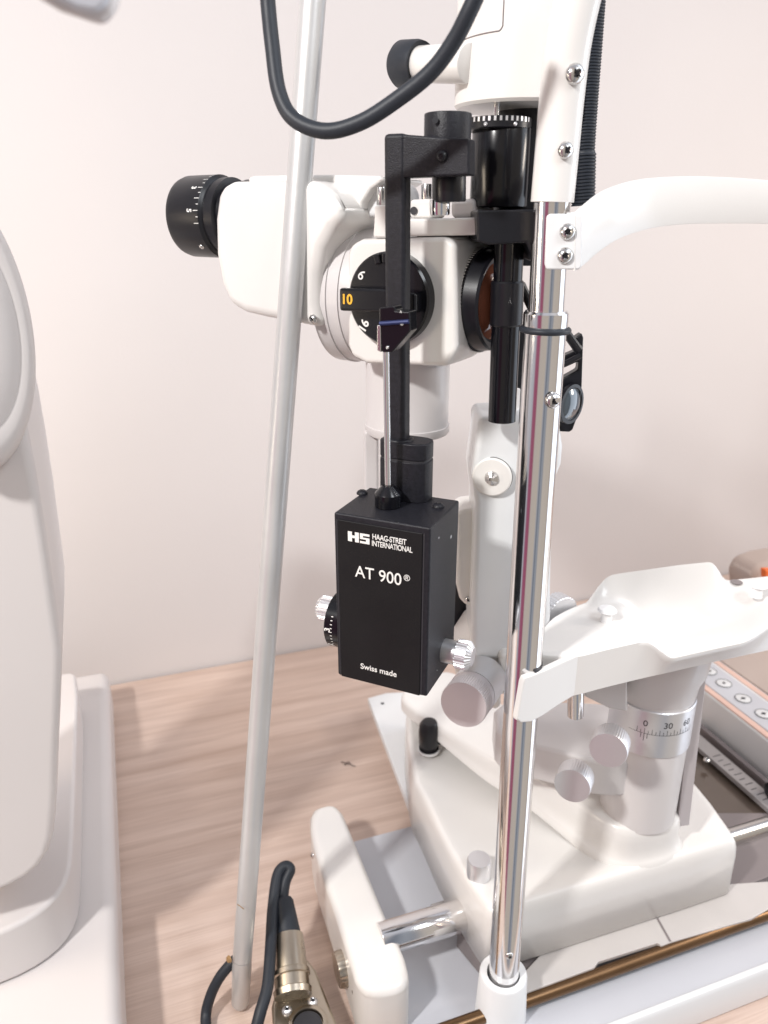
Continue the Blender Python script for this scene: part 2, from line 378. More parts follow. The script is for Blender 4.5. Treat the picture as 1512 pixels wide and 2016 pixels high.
# base casting
zb = 0.0385
foot = [(808, 1630), (826, 1664), (870, 1767), (905, 1831), (940, 1888), (957, 1912), (985, 1907), (1020, 1895), (1430, 1762), (1436, 1752), (1380, 1665), (1300, 1570), (1230, 1520), (1100, 1500), (1000, 1480), (880, 1450), (800, 1440), (795, 1520)]
hb = 0.060
def base_body():
    bot = rounded([PZ(x, y, zb) for x, y in foot], 1, 0.2)
    c = sum(bot, V((0, 0, 0)))/len(bot); bm = bmesh.new(); rings = []
    for f, z in ((1, 0), (0.998, 0.040), (0.993, 0.0495), (0.985, 0.0552), (0.972, 0.0588), (0.955, 0.0603), (0.93, 0.0602), (0.88, 0.0588), (0.78, 0.0560), (0.6, 0.0535), (0.3, 0.0525)):
        rings.append([bm.verts.new(V((c.x+(p.x-c.x)*f, c.y+(p.y-c.y)*f, zb+z))) for p in bot])
    n = len(bot)
    for p, q in zip(rings[:-1], rings[1:]):
        for k in range(n): bm.faces.new((p[k], p[(k+1) % n], q[(k+1) % n], q[k]))
    bm.faces.new(rings[0][::-1]); bm.faces.new(rings[-1]); return bm
base = obj('base_casting', base_body(), 'white', slit, angle=180)
obj('base_wing', slab_px([(724, 1374), (760, 1364), (850, 1360), (900, 1470), (830, 1560), (806, 1590)], 0.045, 0.036), 'cool_white', base, bevel=0.001)
obj('wing_hole', cyl(PZ(753, 1385, 0.0451), PZ(753, 1385, 0.0451)+UP*0.0001, 0.0022), 'ink', base)
# axle
A0, A1 = PZ(776, 1842, 0.055), PZ(925, 1798, 0.055)
A1 = A0+U*((A1-A0).dot(U))
obj('axle', cyl(A0-U*0.012, A1+U*0.006, 0.0130, 0.0005), 'chrome', slit)
obj('axle_collar', lathe([(0, 0.0138), (0.002, 0.0142), (0.004, 0.0138)], A1-U*0.002, U), 'steel', slit)
obj('axle_stop', cyl(PZ(858, 1788, 0.03)-U*0.004, PZ(858, 1788, 0.03)+U*0.02, 0.004, 0.0005), 'steel', slit)
# small controls on the base
c = PZ(942, 1722, 0.0975)
obj('lock_screw', lathe([(0, 0.0098), (0.015, 0.0098), (0.0168, 0.0090), (0.0170, 0)], c, UP), 'alu', slit, angle=35)
c = PZ(844, 1476, 0.0985)
obj('joystick', lathe([(0, 0.0095), (0.003, 0.0100), (0.0032, 0.0085), (0.006, 0.0085), (0.008, 0.0100), (0.022, 0.0105), (0.030, 0.0098), (0.034, 0.0070), (0.035, 0)], c, UP, knurl=None), 'black', slit, angle=35)
obj('joystick_ring', lathe([(0, 0.0108), (0.0022, 0.0108), (0.0023, 0.0090)], c-UP*0.0005, UP), 'pin', slit)
obj('thumb_lever', box(c+V((0.010, 0.0, 0.012)), 0.006, 0.003, 0.010), 'black', slit, bevel=0.0008)
# pivot column
zc0 = 0.128
cf = PZ(1266, 1642, zc0); col = V((cf.x+0.004, cf.y+0.030, zc0)); rc = 0.0310
zt = 0.285
obj('pivot_column', cyl(col, V((col.x, col.y, zt)), rc, n=96), 'cream', slit)
zs1 = PN(1290, 1404, col-V((0, rc, 0)), V((0, -1, 0))).z; zs0 = PN(1290, 1492, col-V((0, rc, 0)), V((0, -1, 0))).z
scl = obj('angle_scale', lathe([(zs0, rc+0.0008), (zs0+0.0006, rc+0.0014), (zs1-0.0006, rc+0.0014), (zs1, rc+0.0008)], V((col.x, col.y, 0)), UP, 96), 'alu', slit, angle=40)
ov = V((col.x, col.y, 0)); RR = rc+0.0014
a_mid = cyl_angle(ov, UP, az(207)); zm = zs0+(zs1-zs0)*0.52
items = []
a_dir = 1 if cyl_angle(ov, UP, az(170)) > a_mid else -1
a_zero = a_mid
for k in range(-2, 15):
    an = a_zero+a_dir*k*R(5.0)
    items.append((an, zm, zm+(0.0048 if k % 2 == 0 else 0.0030)))
cyl_ticks(ov, UP, RR, items, parent=scl, w=0.00035)
vern = [(a_zero+a_dir*k*R(4.2)*1.0, zm-(0.0068 if k == 0 else 0.0042), zm) for k in (-1, 0, 1)]
cyl_ticks(ov, UP, RR, vern, parent=scl, w=0.00045, name='zero_mark')
bm = bmesh.new(); a, b, ax = basis(UP); n = 40; pv = None
for i in range(n+1):
    an = a_zero+a_dir*R(-22+92*i/n); q = [bm.verts.new(ov+UP*(zm+dz)+(a*math.cos(an)+b*math.sin(an))*(RR+0.0001)) for dz in (-0.00015, 0.00015)]
    if pv: bm.faces.new((pv[0], q[0], q[1], pv[1]))
    pv = q
obj('scale_line', bm, 'ink', scl, smooth=False)
for s, k in (('0', 0), ('30', 6), ('60', 12)):
    wrap_text('numeral', s, 0.0074, ov, UP, RR, a_zero+a_dir*k*R(5.0), zm+0.0088, 'ink', scl, depth=0.00004, bold=0.00004)
    if a_dir < 0: pass
# flared collar and the curved arm that carries the microscope
arm_w = [(1047, 1560), (1085, 1610), (1131, 1655), (1180, 1682), (1230, 1694), (1281, 1692), (1325, 1676), (1344, 1650), (1335, 1610), (1290, 1580), (1180, 1545), (1080, 1480), (1000, 1440), (900, 1400), (860, 1390), (800, 1395), (810, 1425), (880, 1460), (960, 1505)]
z_ar = 0.132
armpx = [(1326, 1622), (1256, 1640), (1198, 1627), (1130, 1578), (1047, 1527), (1000, 1508), (955, 1488), (880, 1440), (820, 1400), (785, 1372), (800, 1350), (850, 1322), (895, 1318), (960, 1360), (1040, 1420), (1140, 1470), (1240, 1520), (1320, 1560), (1350, 1600)]
def taper_arm():
    pts = rounded([PZ(x, y, z_ar) for x, y in armpx], 2, 0.25); x0, x1 = PZ(830, 1400, z_ar).x, PZ(1180, 1600, z_ar).x
    bm = bmesh.new(); rs = []
    c = sum(pts, V((0, 0, 0)))/len(pts)
    for g, fz in ((0.90, 0.0), (0.96, 0.06), (0.99, 0.18), (1.0, 0.34), (1.0, 0.50), (1.01, 0.60), (1.025, 0.68), (1.055, 0.76), (1.10, 0.82), (1.10, 1.0)):
        r = []
        for i_, p in enumerate(pts):
            f = max(0, min(1, (p.x-x0)/(x1-x0))); zb_ = 0.117*(1-f)+0.0900*f
            a_, b_ = pts[i_-1], pts[(i_+1) % len(pts)]; n = (b_-a_).cross(UP).normalized()
            if n.dot(p-c) < 0 and False: n = -n
            r.append(V((p.x, p.y, z_ar-(z_ar-zb_)*fz))-n*TSG*(1-g)*0.05*(f if g > 1 else 1))
        rs.append([bm.verts.new(q) for q in r])
    n_ = len(pts)
    for p, q in zip(rs[:-1], rs[1:]):
        for k in range(n_): bm.faces.new((p[k], p[(k+1) % n_], q[(k+1) % n_], q[k]))
    bm.faces.new(rs[0]); bm.faces.new(rs[-1][::-1]); return bm
_a = [PZ(x, y, z_ar) for x, y in armpx]
TSG = 1 if sum(_a[k-1].x*_a[k].y-_a[k].x*_a[k-1].y for k in range(len(_a))) > 0 else -1
obj('microscope_arm', taper_arm(), 'white', slit, angle=45)
# upper arm of the illumination with two knurled knobs
zi = 0.195
iapx = [(1000, 1470), (1062, 1488), (1120, 1500), (1190, 1512), (1240, 1500), (1260, 1450), (1215, 1412), (1150, 1408), (1060, 1400), (990, 1400)]
obj('illumination_arm', slab_px([(980, 1455), (1050, 1467), (1110, 1482), (1180, 1500), (1250, 1500), (1275, 1440), (1240, 1390), (1150, 1380), (1060, 1380), (970, 1380)], zi, 0.160, 1), 'cream', slit, bevel=0.004, seg=4, angle=40)
kn = (az(205)+V((0, 0, 0.10))).normalized()
for (px, py, Yk, rr) in ((1197, 1478, 0.452, 0.0135), (1126, 1548, 0.458, 0.0135)):
    c = P(px, py, Yk)
    obj('clamp_knob', lathe([(0, rr*0.93), (0.001, rr), (0.016, rr), (0.0168, rr*0.97), (0.017, 0)], c-kn*0.017, kn, 192, knurl={1: .0002, 2: .0002}), 'alu', slit, angle=25)
obj('arm_block', prism_px([(1150, 1345), (1236, 1335), (1236, 1402), (1200, 1396), (1150, 1372)], V((0, 0.485, 0)), V((0, -1, 0)), 0.03), 'cream', slit, bevel=0.002)
obj('arm_pin', cyl(P(1133, 1408, 0.475), P(1133, 1300, 0.475), 0.0060), 'chrome', slit)
# column head: flared top, flat bar beside it
zf = zt
obj('column_head', lathe([(0.250, rc+0.0004), (0.262, rc+0.002), (0.272, rc+0.006), (0.300, rc+0.008)], ov, UP, 96), 'cream', slit)
hp = [(1380, 1345), (1392, 1338), (1362, 1628), (1338, 1628)]
q = V((0, -1, 0)); pp = V((col.x, col.y-0.012, 0))
obj('slit_bar', prism_px([(1366, 1338), (1391, 1330), (1357, 1625), (1334, 1628)], pp, q, 0.008), 'alu_flat', slit, bevel=0.0006)
obj('slit_bar_groove', prism_px([(1352, 1362), (1366, 1345), (1358, 1440), (1350, 1444)], pp+V((0, 0.0015, 0)), q, 0.01), 'ink', slit, bevel=0.0003)

# microscope: frame
MA = az(118); MN = az(208)                       # optical axis towards the patient, outward normal of the dial side
M0 = P(815, 590, 0.50)
npl = M0+MN*0.036
def on(px, py, off): return PN(px, py, M0+MN*off, MN)
body = obj('magnifier_body', prism_px([(683, 500), (690, 482), (712, 470), (880, 466), (897, 480), (900, 690), (880, 722), (720, 716), (692, 702), (683, 680)], npl, MN, 0.082), 'white', slit, bevel=0.010, seg=6)
obj('top_plate', prism_px([(736, 432), (938, 428), (940, 463), (733, 467)], M0+MN*0.034, MN, 0.055), 'white', slit, bevel=0.0015)
obj('plate_boss', prism_px([(737, 405), (760, 403), (762, 468), (735, 468)], M0+MN*0.036, MN, 0.02), 'white', slit, bevel=0.0012)
blk = obj('clamp_block', prism_px([(806, 393), (848, 391), (850, 430), (806, 430)], M0+MN*0.022, MN, 0.02), 'white', slit, bevel=0.002)
c = on(815, 415, 0.0225)
obj('block_hole', cyl(c, c+MN*0.0004, 0.0022), 'ink', blk)
obj('clamp_block', prism_px([(886, 393), (936, 390), (940, 430), (886, 430)], M0+MN*0.016, MN, 0.03), 'cream', slit, bevel=0.003)
for px, yt in ((752, 368), (840, 362)):
    c0 = on(px, 404, 0.018 if px < 800 else 0.0); c1 = on(px, yt, 0.018 if px < 800 else 0.0)
    obj('guide_pin', cyl(c0, c1, 0.0032, 0.0006), 'steel', slit)
# dial
dc = on(775, 587, 0.036); DR = 0.0265
dial = obj('magnification_dial', lathe([(-0.004, DR), (0.003, DR), (0.0068, DR*0.99), (0.0080, DR*0.95), (0.0081, 0)], dc, MN, 96), 'gloss_black', slit, angle=35)
DX = UP.cross(MN).normalized()                   # to the right as seen from outside
def dl(x, y, o): return dc+DX*x+UP*y+MN*o
for k in range(4):                               # finger notches round the rim
    a = R(66+k*13)
    o1 = dl(math.cos(a)*DR*0.86, math.sin(a)*DR*0.86, 0.0085)
    ra = DX*math.cos(a)+UP*math.sin(a); ta = MN.cross(ra)
    obj('dial_rib', box(o1, 0.0055, 0.0040, 0.0030, ra, ta, MN), 'gloss_black', dial, bevel=0.0008)
bar = [(-0.0278, 0.0058), (-0.0278, -0.0072), (0.022, -0.0060), (0.022, 0.0050), (0.0, 0.0065)]
obj('dial_grip', prism_pts([dl(x, y, 0.016) for x, y in bar], -MN*0.010), 'gloss_black', dial, bevel=0.0016)
put_text('numeral', '10', 0.0078, dl(-0.0224, -0.0005, 0.0162), DX, UP, 'yellow', dial, bold=0.00022)
t6 = math.radians(-38); put_text('numeral', '6', 0.0080, dl(-0.0168, 0.0128, 0.0086), DX*math.cos(t6)+UP*math.sin(t6), UP*math.cos(t6)-DX*math.sin(t6), 'print', dial, bold=0.00008)
t16 = math.radians(62); put_text('numeral', '16', 0.0074, dl(-0.0155, -0.0160, 0.0083), DX*math.cos(t16)+UP*math.sin(t16), UP*math.cos(t16)-DX*math.sin(t16), 'print', dial, bold=0.0002)
# objective
sR = (on(893, 590, 0.036)-M0).dot(MA)
OA = az(125)
oc = M0+MA*(sR-0.004)-MN*0.001+UP*0.0015
obj('objective_seat', lathe([(-0.026, 0.0425), (-0.016, 0.0415), (-0.008, 0.0385), (0.001, 0.0345), (0.004, 0.0308)], oc, OA, 96), 'white', slit, angle=60)
ob = obj('objective_ring', lathe([(0.002, 0.02946), (0.0025, 0.0302), (0.0095, 0.0302), (0.010, 0.02946), (0.018, 0.02855), (0.0195, 0.02745), (0.018, 0.02425), (0.016, 0.02397)], oc, OA, 384, knurl={1: .0007, 2: .0007}), 'black', slit, angle=20)
bm = bmesh.new(); aa, bb, ax = basis(OA)
for k in range(96):
    an = 2*math.pi*k/96; w2 = R(0.95)
    q = [oc+ax*t+(aa*math.cos(x)+bb*math.sin(x))*0.03074 for x, t in ((an-w2, .0048), (an+w2, .0048), (an+w2, .0092), (an-w2, .0092))]
    bm.faces.new([bm.verts.new(p) for p in q])
obj('knurl_ridges', bm, 'print', ob, smooth=False)
obj('lens', lathe([(0.0150, 0.02397), (0.0185, 0.0183), (0.0205, 0.012), (0.0212, 0)], oc, OA, 64), 'lens', ob)
# mount rings between body and binocular housing
sL = (on(684, 590, 0.036)-M0).dot(MA)
rcn = M0+UP*0.001-MN*0.004
obj('mount_ring', lathe([(sL-0.024, 0.0430), (sL-0.014, 0.0435), (sL-0.0138, 0.0425), (sL-0.006, 0.0425), (sL-0.0058, 0.0415), (sL+0.004, 0.0405), (sL+0.014, 0.036)], rcn, MA, 96), 'cream', slit, angle=25)
# binocular housing
hs = [(436, 362), (455, 357), (600, 354), (632, 360), (655, 382), (670, 410), (678, 432), (655, 452), (634, 490), (624, 540), (622, 600), (632, 648), (585, 638), (520, 626), (478, 616), (450, 600), (432, 560), (421, 500), (419, 430), (425, 385)]
hou = obj('binocular_housing', prism_px(hs, M0+MN*0.044, MN, 0.098), 'white', slit, bevel=0.010, seg=6, angle=25)
obj('housing_lid', prism_px([(488, 349), (500, 346), (640, 344), (748, 346), (757, 353), (730, 372), (712, 400), (708, 430), (640, 440), (560, 420), (490, 400)], M0+MN*0.020, MN, 0.055), 'white', slit, bevel=0.004, seg=4, angle=25)
obj('prism_cheek', prism_px([(716, 428), (716, 400), (724, 378), (742, 362), (764, 356), (790, 362), (800, 380), (800, 428)], M0+MN*0.012, MN, 0.02), 'cool_white', slit, bevel=0.003)
screw(on(617, 628, 0.0443), MN, 0.0028, hou); 
# eyepiece
ec = on(426, 427, 0.0195); er = 0.0258
def eyep(c):
    return lathe([(-0.0225, er*0.86), (-0.0215, er*0.95), (-0.018, er*0.99), (0.006, er), (0.0065, er*0.97), (0.0075, er*0.94), (0.008, er*0.90), (0.0095, er*0.90), (0.010, er*0.93), (0.0155, er*0.93), (0.016, er*0.78), (0.024, er*0.76)], c, MA, 96)
ep = obj('eyepiece', eyep(ec), 'black', slit, angle=28)
ae = cyl_angle(ec, MA, MN+UP*0.15)
ade = 1 if cyl_angle(ec, MA, MN+UP*0.6) > ae else -1
its = []
for k in range(-2, 9):
    its.append((ae+ade*R(8.5)*k, 0.0045 if k % 2 else 0.0025, 0.0063))
cyl_ticks(ec, MA, er, its, 'print', 'dioptre_marks', ep, w=0.0004)
wrap_text('numeral', '5', 0.0052, ec, MA, er*0.995, ae+ade*R(0), -0.0010, 'print', ep, bold=0.0001)
wrap_text('numeral', '3', 0.0052, ec, MA, er*0.995, ae+ade*R(34), -0.0010, 'print', ep, bold=0.0001)
screw(ec+(MN*0.74-UP*0.74).normalized()*er*0.99+MA*0.001, (MN*0.74-UP*0.74), 0.0018, ep, cross=False)
ep2 = obj('eyepiece', eyep(ec-MN*0.062), 'black', slit, angle=28)
# column below the microscope
cc = V((P(802, 800, 0.515).x, 0.515, 0))
z_t = P(802, 716, 0.515).z; z_b = P(802, 868, 0.49).z; zr = P(802, 852, 0.49).z
obj('microscope_column', lathe([(z_b, 0.0283), (z_b+0.001, 0.0290), (zr, 0.0290), (zr+0.0003, 0.0283), (zr+0.001, 0.0281), (z_t+0.02, 0.0281)], V((cc.x, cc.y, 0)), UP, 96), 'cream', slit, angle=40)
obj('column_plate', prism_px([(716, 850), (745, 848), (745, 1300), (720, 1300)], V((0, 0.505, 0)), V((0, -1, 0)), 0.02), 'cream', slit, bevel=0.002)
# vertical guide behind the tonometer
gp = obj('guide_bracket', prism_px([(900, 1010), (915, 1004), (960, 1000), (965, 1200), (935, 1197), (915, 1192), (905, 1180), (898, 1150)], V((0, 0.488, 0)), V((0, -1, 0)), 0.03), 'white', slit, bevel=0.003)
screw(P(922, 1180, 0.4875), V((0, -1, 0)), 0.0025, gp)
obj('guide_block', prism_px([(880, 1040), (905, 1020), (932, 1190), (932, 1262), (880, 1262)], V((0, 0.525, 0)), V((0, -1, 0)), 0.02), 'black', slit, bevel=0.002)
obj('rear_knob', lathe([(0, 0.016), (0.010, 0.016), (0.011, 0.0145)], P(893, 1050, 0.535), az(215), 128, knurl={0: .0005, 1: .0005}), 'alu', slit, angle=20)
# illumination column
ipl = V((0, 0.47, 0)); IN = V((0, -1, 0))
il = obj('illumination_column', prism_px([(942, 824), (1000, 820), (1090, 818), (1103, 838), (1109, 880), (1106, 915), (1092, 950), (1088, 1040), (1085, 1150), (1085, 1215), (1076, 1300), (930, 1300), (929, 1190), (934, 1080), (936, 990), (932, 960), (929, 935), (934, 900), (940, 860)], ipl, IN, 0.045), 'cool_white', slit, bevel=0.004, seg=4, angle=28)
c = P(969, 938, 0.4699)
obj('pivot_disc', lathe([(-0.004, 0.0128), (0.0018, 0.0128), (0.0026, 0.0118), (0.0028, 0)], c, IN+V((-0.25, 0, 0)), 64), 'white', il, angle=35)
obj('pivot_gap', lathe([(0.0, 0.0131), (0.0004, 0.0131)], c, IN+V((-0.25, 0, 0)), 64), 'ink', il)
dn = (IN+V((-0.25, 0, 0))).normalized()
sc_ = obj('slotted_screw', lathe([(0.0, 0.0046), (0.0015, 0.0044), (0.0036, 0.0012), (0.0038, 0)], c+dn*0.0028, dn, 12), 'steel', il, angle=15)
obj('lower_yoke', prism_px([(930, 1262), (985, 1280), (987, 1392), (975, 1400), (905, 1360), (895, 1318), (905, 1300)], V((0, 0.472, 0)), IN, 0.05), 'white', slit, bevel=0.003)
obj('yoke_cheek', prism_px([(986, 1290), (1005, 1285), (1010, 1330), (1004, 1365), (984, 1372), (980, 1340)], V((0, 0.462, 0)), IN, 0.03), 'white', slit, bevel=0.003)
# big release knob
kd = (az(205)+V((0, 0, 0.12))).normalized()
kc = P(912, 1388, 0.425)
kb = obj('release_knob', lathe([(0, 0.0158), (0.006, 0.0158), (0.0062, 0.0160), (0.0170, 0.0160), (0.0178, 0.0156), (0.018, 0)], kc-kd*0.018, kd, 256, knurl={3: .0004, 2: .0004}), 'alu_flat', slit, angle=25)
obj('knob_shaft', cyl(kc-kd*0.018, kc-kd*0.045, 0.0162), 'alu', slit)
# black rod
obj('prism_rod', cyl(P(988, 828, 0.455), P(1003, 470, 0.455), 0.0083, n=64), 'gloss_black', slit)
obj('rod_sleeve', lathe([(0, 0.0087), (0.001, 0.0094), (0.024, 0.0094), (0.025, 0.0087)], P(996, 641, 0.455), P(999, 560, 0.455)-P(996, 641, 0.455)), 'black', slit)
obj('side_bar', prism_px([(1016, 640), (1036, 640), (1034, 770), (1014, 762)], V((0, 0.475, 0)), IN, 0.006), 'black', slit, bevel=0.001)
# clamp ring, barrel
def vcyl(px, ytop, ybot, Y, r, name, m, ch=0.0008, par=None, n=64, **k):
    a = P(px, ytop, Y); b = P(px, ybot, Y); a.x = b.x = P(px, (ytop+ybot)/2, Y).x
    return obj(name, cyl(b, a, r, ch, n), m, par or slit, **k)
obj('clamp_collar', prism_px([(938, 414), (1060, 412), (1060, 515), (1050, 516), (1036, 478), (962, 482), (940, 476)], V((0, 0.435, 0)), IN, 0.045), 'black', slit, bevel=0.004)
brl = vcyl(985, 252, 408, 0.475, 0.0165, 'slit_barrel', 'gloss_black')
vcyl(1035, 180, 520, 0.50, 0.0195, 'lamp_tube', 'black')
dz = P(980, 250, 0.475)
dr = obj('filter_wheel', lathe([(0, 0.0175), (0.0005, 0.0185), (0.0055, 0.0185), (0.006, 0.0180)], V((dz.x, 0.475, dz.z-0.002)), UP, 96), 'black', slit, angle=25)
its = []
for k in range(18):
    its.append((2*math.pi*k/36+math.pi, 0.0038, 0.0056))
fo = V((dz.x, 0.475, dz.z-0.002)); a1 = cyl_angle(fo, UP, V((0, -1, 0)))
cyl_ticks(fo, UP, 0.0186, [(a1+R(-60+k*9.5), 0.0034, 0.0057) for k in range(13)], 'alu', 'wheel_teeth', dr, w=0.0013)
for da in (-28, 22):
    an = a1+R(da); aa, bb, _ = basis(UP); d = aa*math.cos(an)+bb*math.sin(an)
    screw(fo+UP*0.0018+d*0.0186, d, 0.0011, dr, m='alu', name='index_dot', cross=False)
vcyl(977, 190, 250, 0.47, 0.0017, 'adjusting_stem', 'steel', 0)
# lamp housing
lh = obj('lamp_housing', lathe([(0, 0.0200), (0.0005, 0.0345), (0.002, 0.0360), (0.12, 0.0360)], V((P(1026, 100, 0.49).x, 0.49, P(1026, 200, 0.455).z)), UP, 96), 'white', slit, angle=35)
# seam of the housing door
lc = V((P(1026, 100, 0.49).x, 0.49, 0))
aa, bb, _ = basis(UP)
def lpt(azd, z, r=0.03612): return lc+az(azd)*r+UP*z
zq = P(930, 58, 0.455).z
def seam_strip(pts, wdt=0.0005, m='dgrey'):
    return tube(pts, wdt, 8, smooth=False)
azr = 205
seam_pts = [lpt(azr, zq+0.05), lpt(azr, zq+0.002), lpt(azr+1.5, zq+0.0005)] + [lpt(azr+3+i*6, zq-0.0001*i) for i in range(14)]
obj('door_seam', tube(seam_pts, 0.00035, 8, smooth=False), 'dgrey', lh)
# handle left of the housing
ha = P(925, 125, 0.47); hb_ = P(820, 127, 0.50)
hax = (hb_-ha).normalized()
obj('handle_arm', cyl(ha, hb_+hax*0.004, 0.0098, 0.001, r1=0.0092), 'white', slit)
hk = obj('handle_cap', lathe([(0.0, 0.0090), (-0.001, 0.0118), (0.002, 0.0125), (0.014, 0.0125), (0.017, 0.0105), (0.0178, 0)], hb_-hax*0.003, hax, 64), 'rubber', slit, angle=40)
# mirror arm and lens seen right of the chrome post
obj('mirror_arm', tube([P(1025, 560, 0.47), P(1050, 612, 0.47), P(1118, 660, 0.475), P(1140, 690, 0.475)], 0.0028, 12, smooth=False), 'black', slit)
obj('mirror_frame', prism_px([(1108, 702), (1140, 688), (1134, 664), (1146, 656), (1149, 665), (1146, 760), (1141, 810), (1128, 846), (1122, 851), (1102, 850), (1102, 800), (1108, 745), (1138, 728), (1139, 712), (1110, 725)], V((0, 0.478, 0)), IN, 0.008), 'black', slit, bevel=0.001)
obj('mirror_arm', tube([P(1105, 720, 0.472), P(1143, 700, 0.472)], 0.0018, 12, smooth=False), 'black', slit)
lnv = (IN+V((0.95, 0, 0))).normalized()
ln = obj('condenser_lens', lathe([(-0.001, 0.0125), (0.0018, 0.0125), (0.0020, 0.0105), (0.0012, 0.0100)], P(1122, 795, 0.474), lnv, 64), 'black', slit)
obj('lens_glass', lathe([(0.0006, 0.0105), (0.0026, 0.007), (0.0034, 0.0)], P(1122, 795, 0.474), lnv, 48), 'lens_blue', ln)
obj('bracket_tail', prism_px([(1014, 764), (1026, 764), (1026, 830), (1012, 830)], V((0, 0.49, 0)), IN, 0.01), 'cream', slit, bevel=0.001)
obj('brake_knob', lathe([(0, 0.0150), (0.010, 0.0150), (0.0105, 0.014)], P(1088, 1202, 0.50), az(150), 128, knurl={0: .0006, 1: .0006}), 'alu', slit, angle=20)

# ------------------------------------------------------------------ TONOMETER
ton = thing('tonometer', 'black applanation tonometer box with white lettering, hung in front of the microscope', 'tonometer', P(760, 1350, 0.40))
TR = az(114); TB = az(24); TN = -TB
Fr = P(848, 1040, 0.38)
Fl = PN(657, 1008, Fr, TN); Tw = (Fr-Fl).dot(TR)
Td = (PZ(905, 985, Fr.z)-Fr).dot(TB)
Th = Fr.z-PN(838, 1372, Fr, TN).z
Fl = Fr-TR*Tw
def tf(a, h, o=0): return Fl+TR*(Tw*a)-UP*(Th*h)+TN*o          # a: 0..1 across, h: 0..1 down
tbx = obj('housing', prism_pts([tf(0, 0), tf(1, 0), tf(1, 0)+TB*Td, tf(0, 0)+TB*Td], -UP*Th), 'crackle', ton, bevel=0.0012)
front = obj('front_cover', prism_pts([tf(0.045, 0.035, 0.0006), tf(0.925, 0.035, 0.0006), tf(0.925, 1.0, 0.0006), tf(0.045, 1.0, 0.0006)], TB*0.002), 'panel', ton, bevel=0.0004)
for aa_ in (0.032, 0.938):
    obj('cover_groove', prism_pts([tf(aa_-0.006, 0.035, 0.0002), tf(aa_+0.006, 0.035, 0.0002), tf(aa_+0.006, 0.995, 0.0002), tf(aa_-0.006, 0.995, 0.0002)], TB*0.001), 'ink', ton, smooth=False)
to = 0.00075
put_text('lettering', 'HAAG-STREIT', 0.0046, tf(0.590, 0.098, to), TR, UP, 'print', front, bold=0.00005, sx=0.78, spacing=0.92)
put_text('lettering', 'INTERNATIONAL', 0.0046, tf(0.618, 0.136, to), TR, UP, 'print', front, bold=0.00003, sx=0.74, spacing=0.9)
put_text('lettering', 'AT 900', 0.0102, tf(0.475, 0.318, to), TR, UP, 'print', front, bold=0.00003, sx=0.93)
put_text('lettering', '®', 0.0050, tf(0.775, 0.300, to), TR, UP, 'print', front, bold=0)
put_text('lettering', 'Swiss made', 0.0052, tf(0.475, 0.900, to), TR, UP, 'print', front, bold=0.00005, sx=0.98)
# emblem: a light block with H and S cut out
def rect(x0, y0, x1, y1):
    g = lambda x, y: tf(0.155+0.23*x, 0.090+0.056*y, to)
    return prism_pts([g(x0, y0), g(x1, y0), g(x1, y1), g(x0, y1)], TB*0.0001)
em = []
for r_ in ((0, 0, .19, 1), (.19, .36, .33, .62), (.33, 0, .51, 1),
           (.56, 0, 1.0, .22), (.56, .22, .70, .44), (.56, .40, 1.0, .58), (.84, .58, 1.0, .78), (.56, .78, 1.0, 1)):
    em.append(rect(*r_))
obj('emblem', join(*em), 'print', front, smooth=False)
# paint chips on the side
def ts(d, h, o=0): return Fr+TB*(Td*d)-UP*(Th*h)+TR*o
for d, h, s in ((0.72, 0.17, 0.0011), (0.28, 0.10, 0.0006), (0.35, 0.92, 0.0004)):
    obj('paint_chip', cyl(ts(d, h, 0.00002), ts(d, h, 0.0001), s, n=9), 'grey', ton)
# top screws
for px, py in ((713, 972), (863, 998)):
    screw(PZ(px, py, Fr.z), UP, 0.0034, ton, m='crackle')
# weight rod: base cone, stem, bearing
kc = PZ(764, 996, Fr.z)
cap = obj('stem_cap', lathe([(0, 0.0072), (0.0005, 0.0077), (0.0078, 0.0077), (0.0085, 0.0072), (0.0125, 0.0034), (0.0128, 0)], kc, UP, 64), 'gloss_black', ton, angle=30)
st0 = kc+UP*0.012; sY = kc.y
st1 = P(760, 690, sY-0.002)
obj('stem', cyl(st0, st1, 0.0018, n=32), 'chrome', ton)
bY = sY-0.004; bpt = V((0, bY, 0))
bearing = obj('bearing', prism_px([(746, 606), (776, 602), (779, 612), (806, 614), (808, 652), (772, 694), (752, 694), (746, 660)], bpt-TN*0.0+TN*0.003, TN, 0.010), 'gloss_black', ton, bevel=0.0008)
b1 = PN(748, 637, bpt+TN*0.0035, TN); b2 = PN(805, 633, bpt+TN*0.0035, TN)
obj('blue_band', tube([b1, b2], 0.0012, 10, smooth=False), mat('blue_band', (0.02, 0.03, 0.10), 0.3, metal=0.3), bearing)
obj('bearing_plate', prism_px([(742, 640), (749, 640), (750, 694), (742, 690)], bpt+TN*0.0035, TN, 0.006), 'steel', bearing, bevel=0.0005)
put_text('numeral', 'A', 0.0018, PN(789, 614, bpt+TN*0.0036, TN), TR, UP, 'print', bearing)
put_text('numeral', '®', 0.0022, PN(791, 638, bpt+TN*0.0042, TN), TR, UP, 'print', bearing)
screw(PN(763, 684, bpt+TN*0.0031, TN), TN, 0.0010, bearing, cross=False)
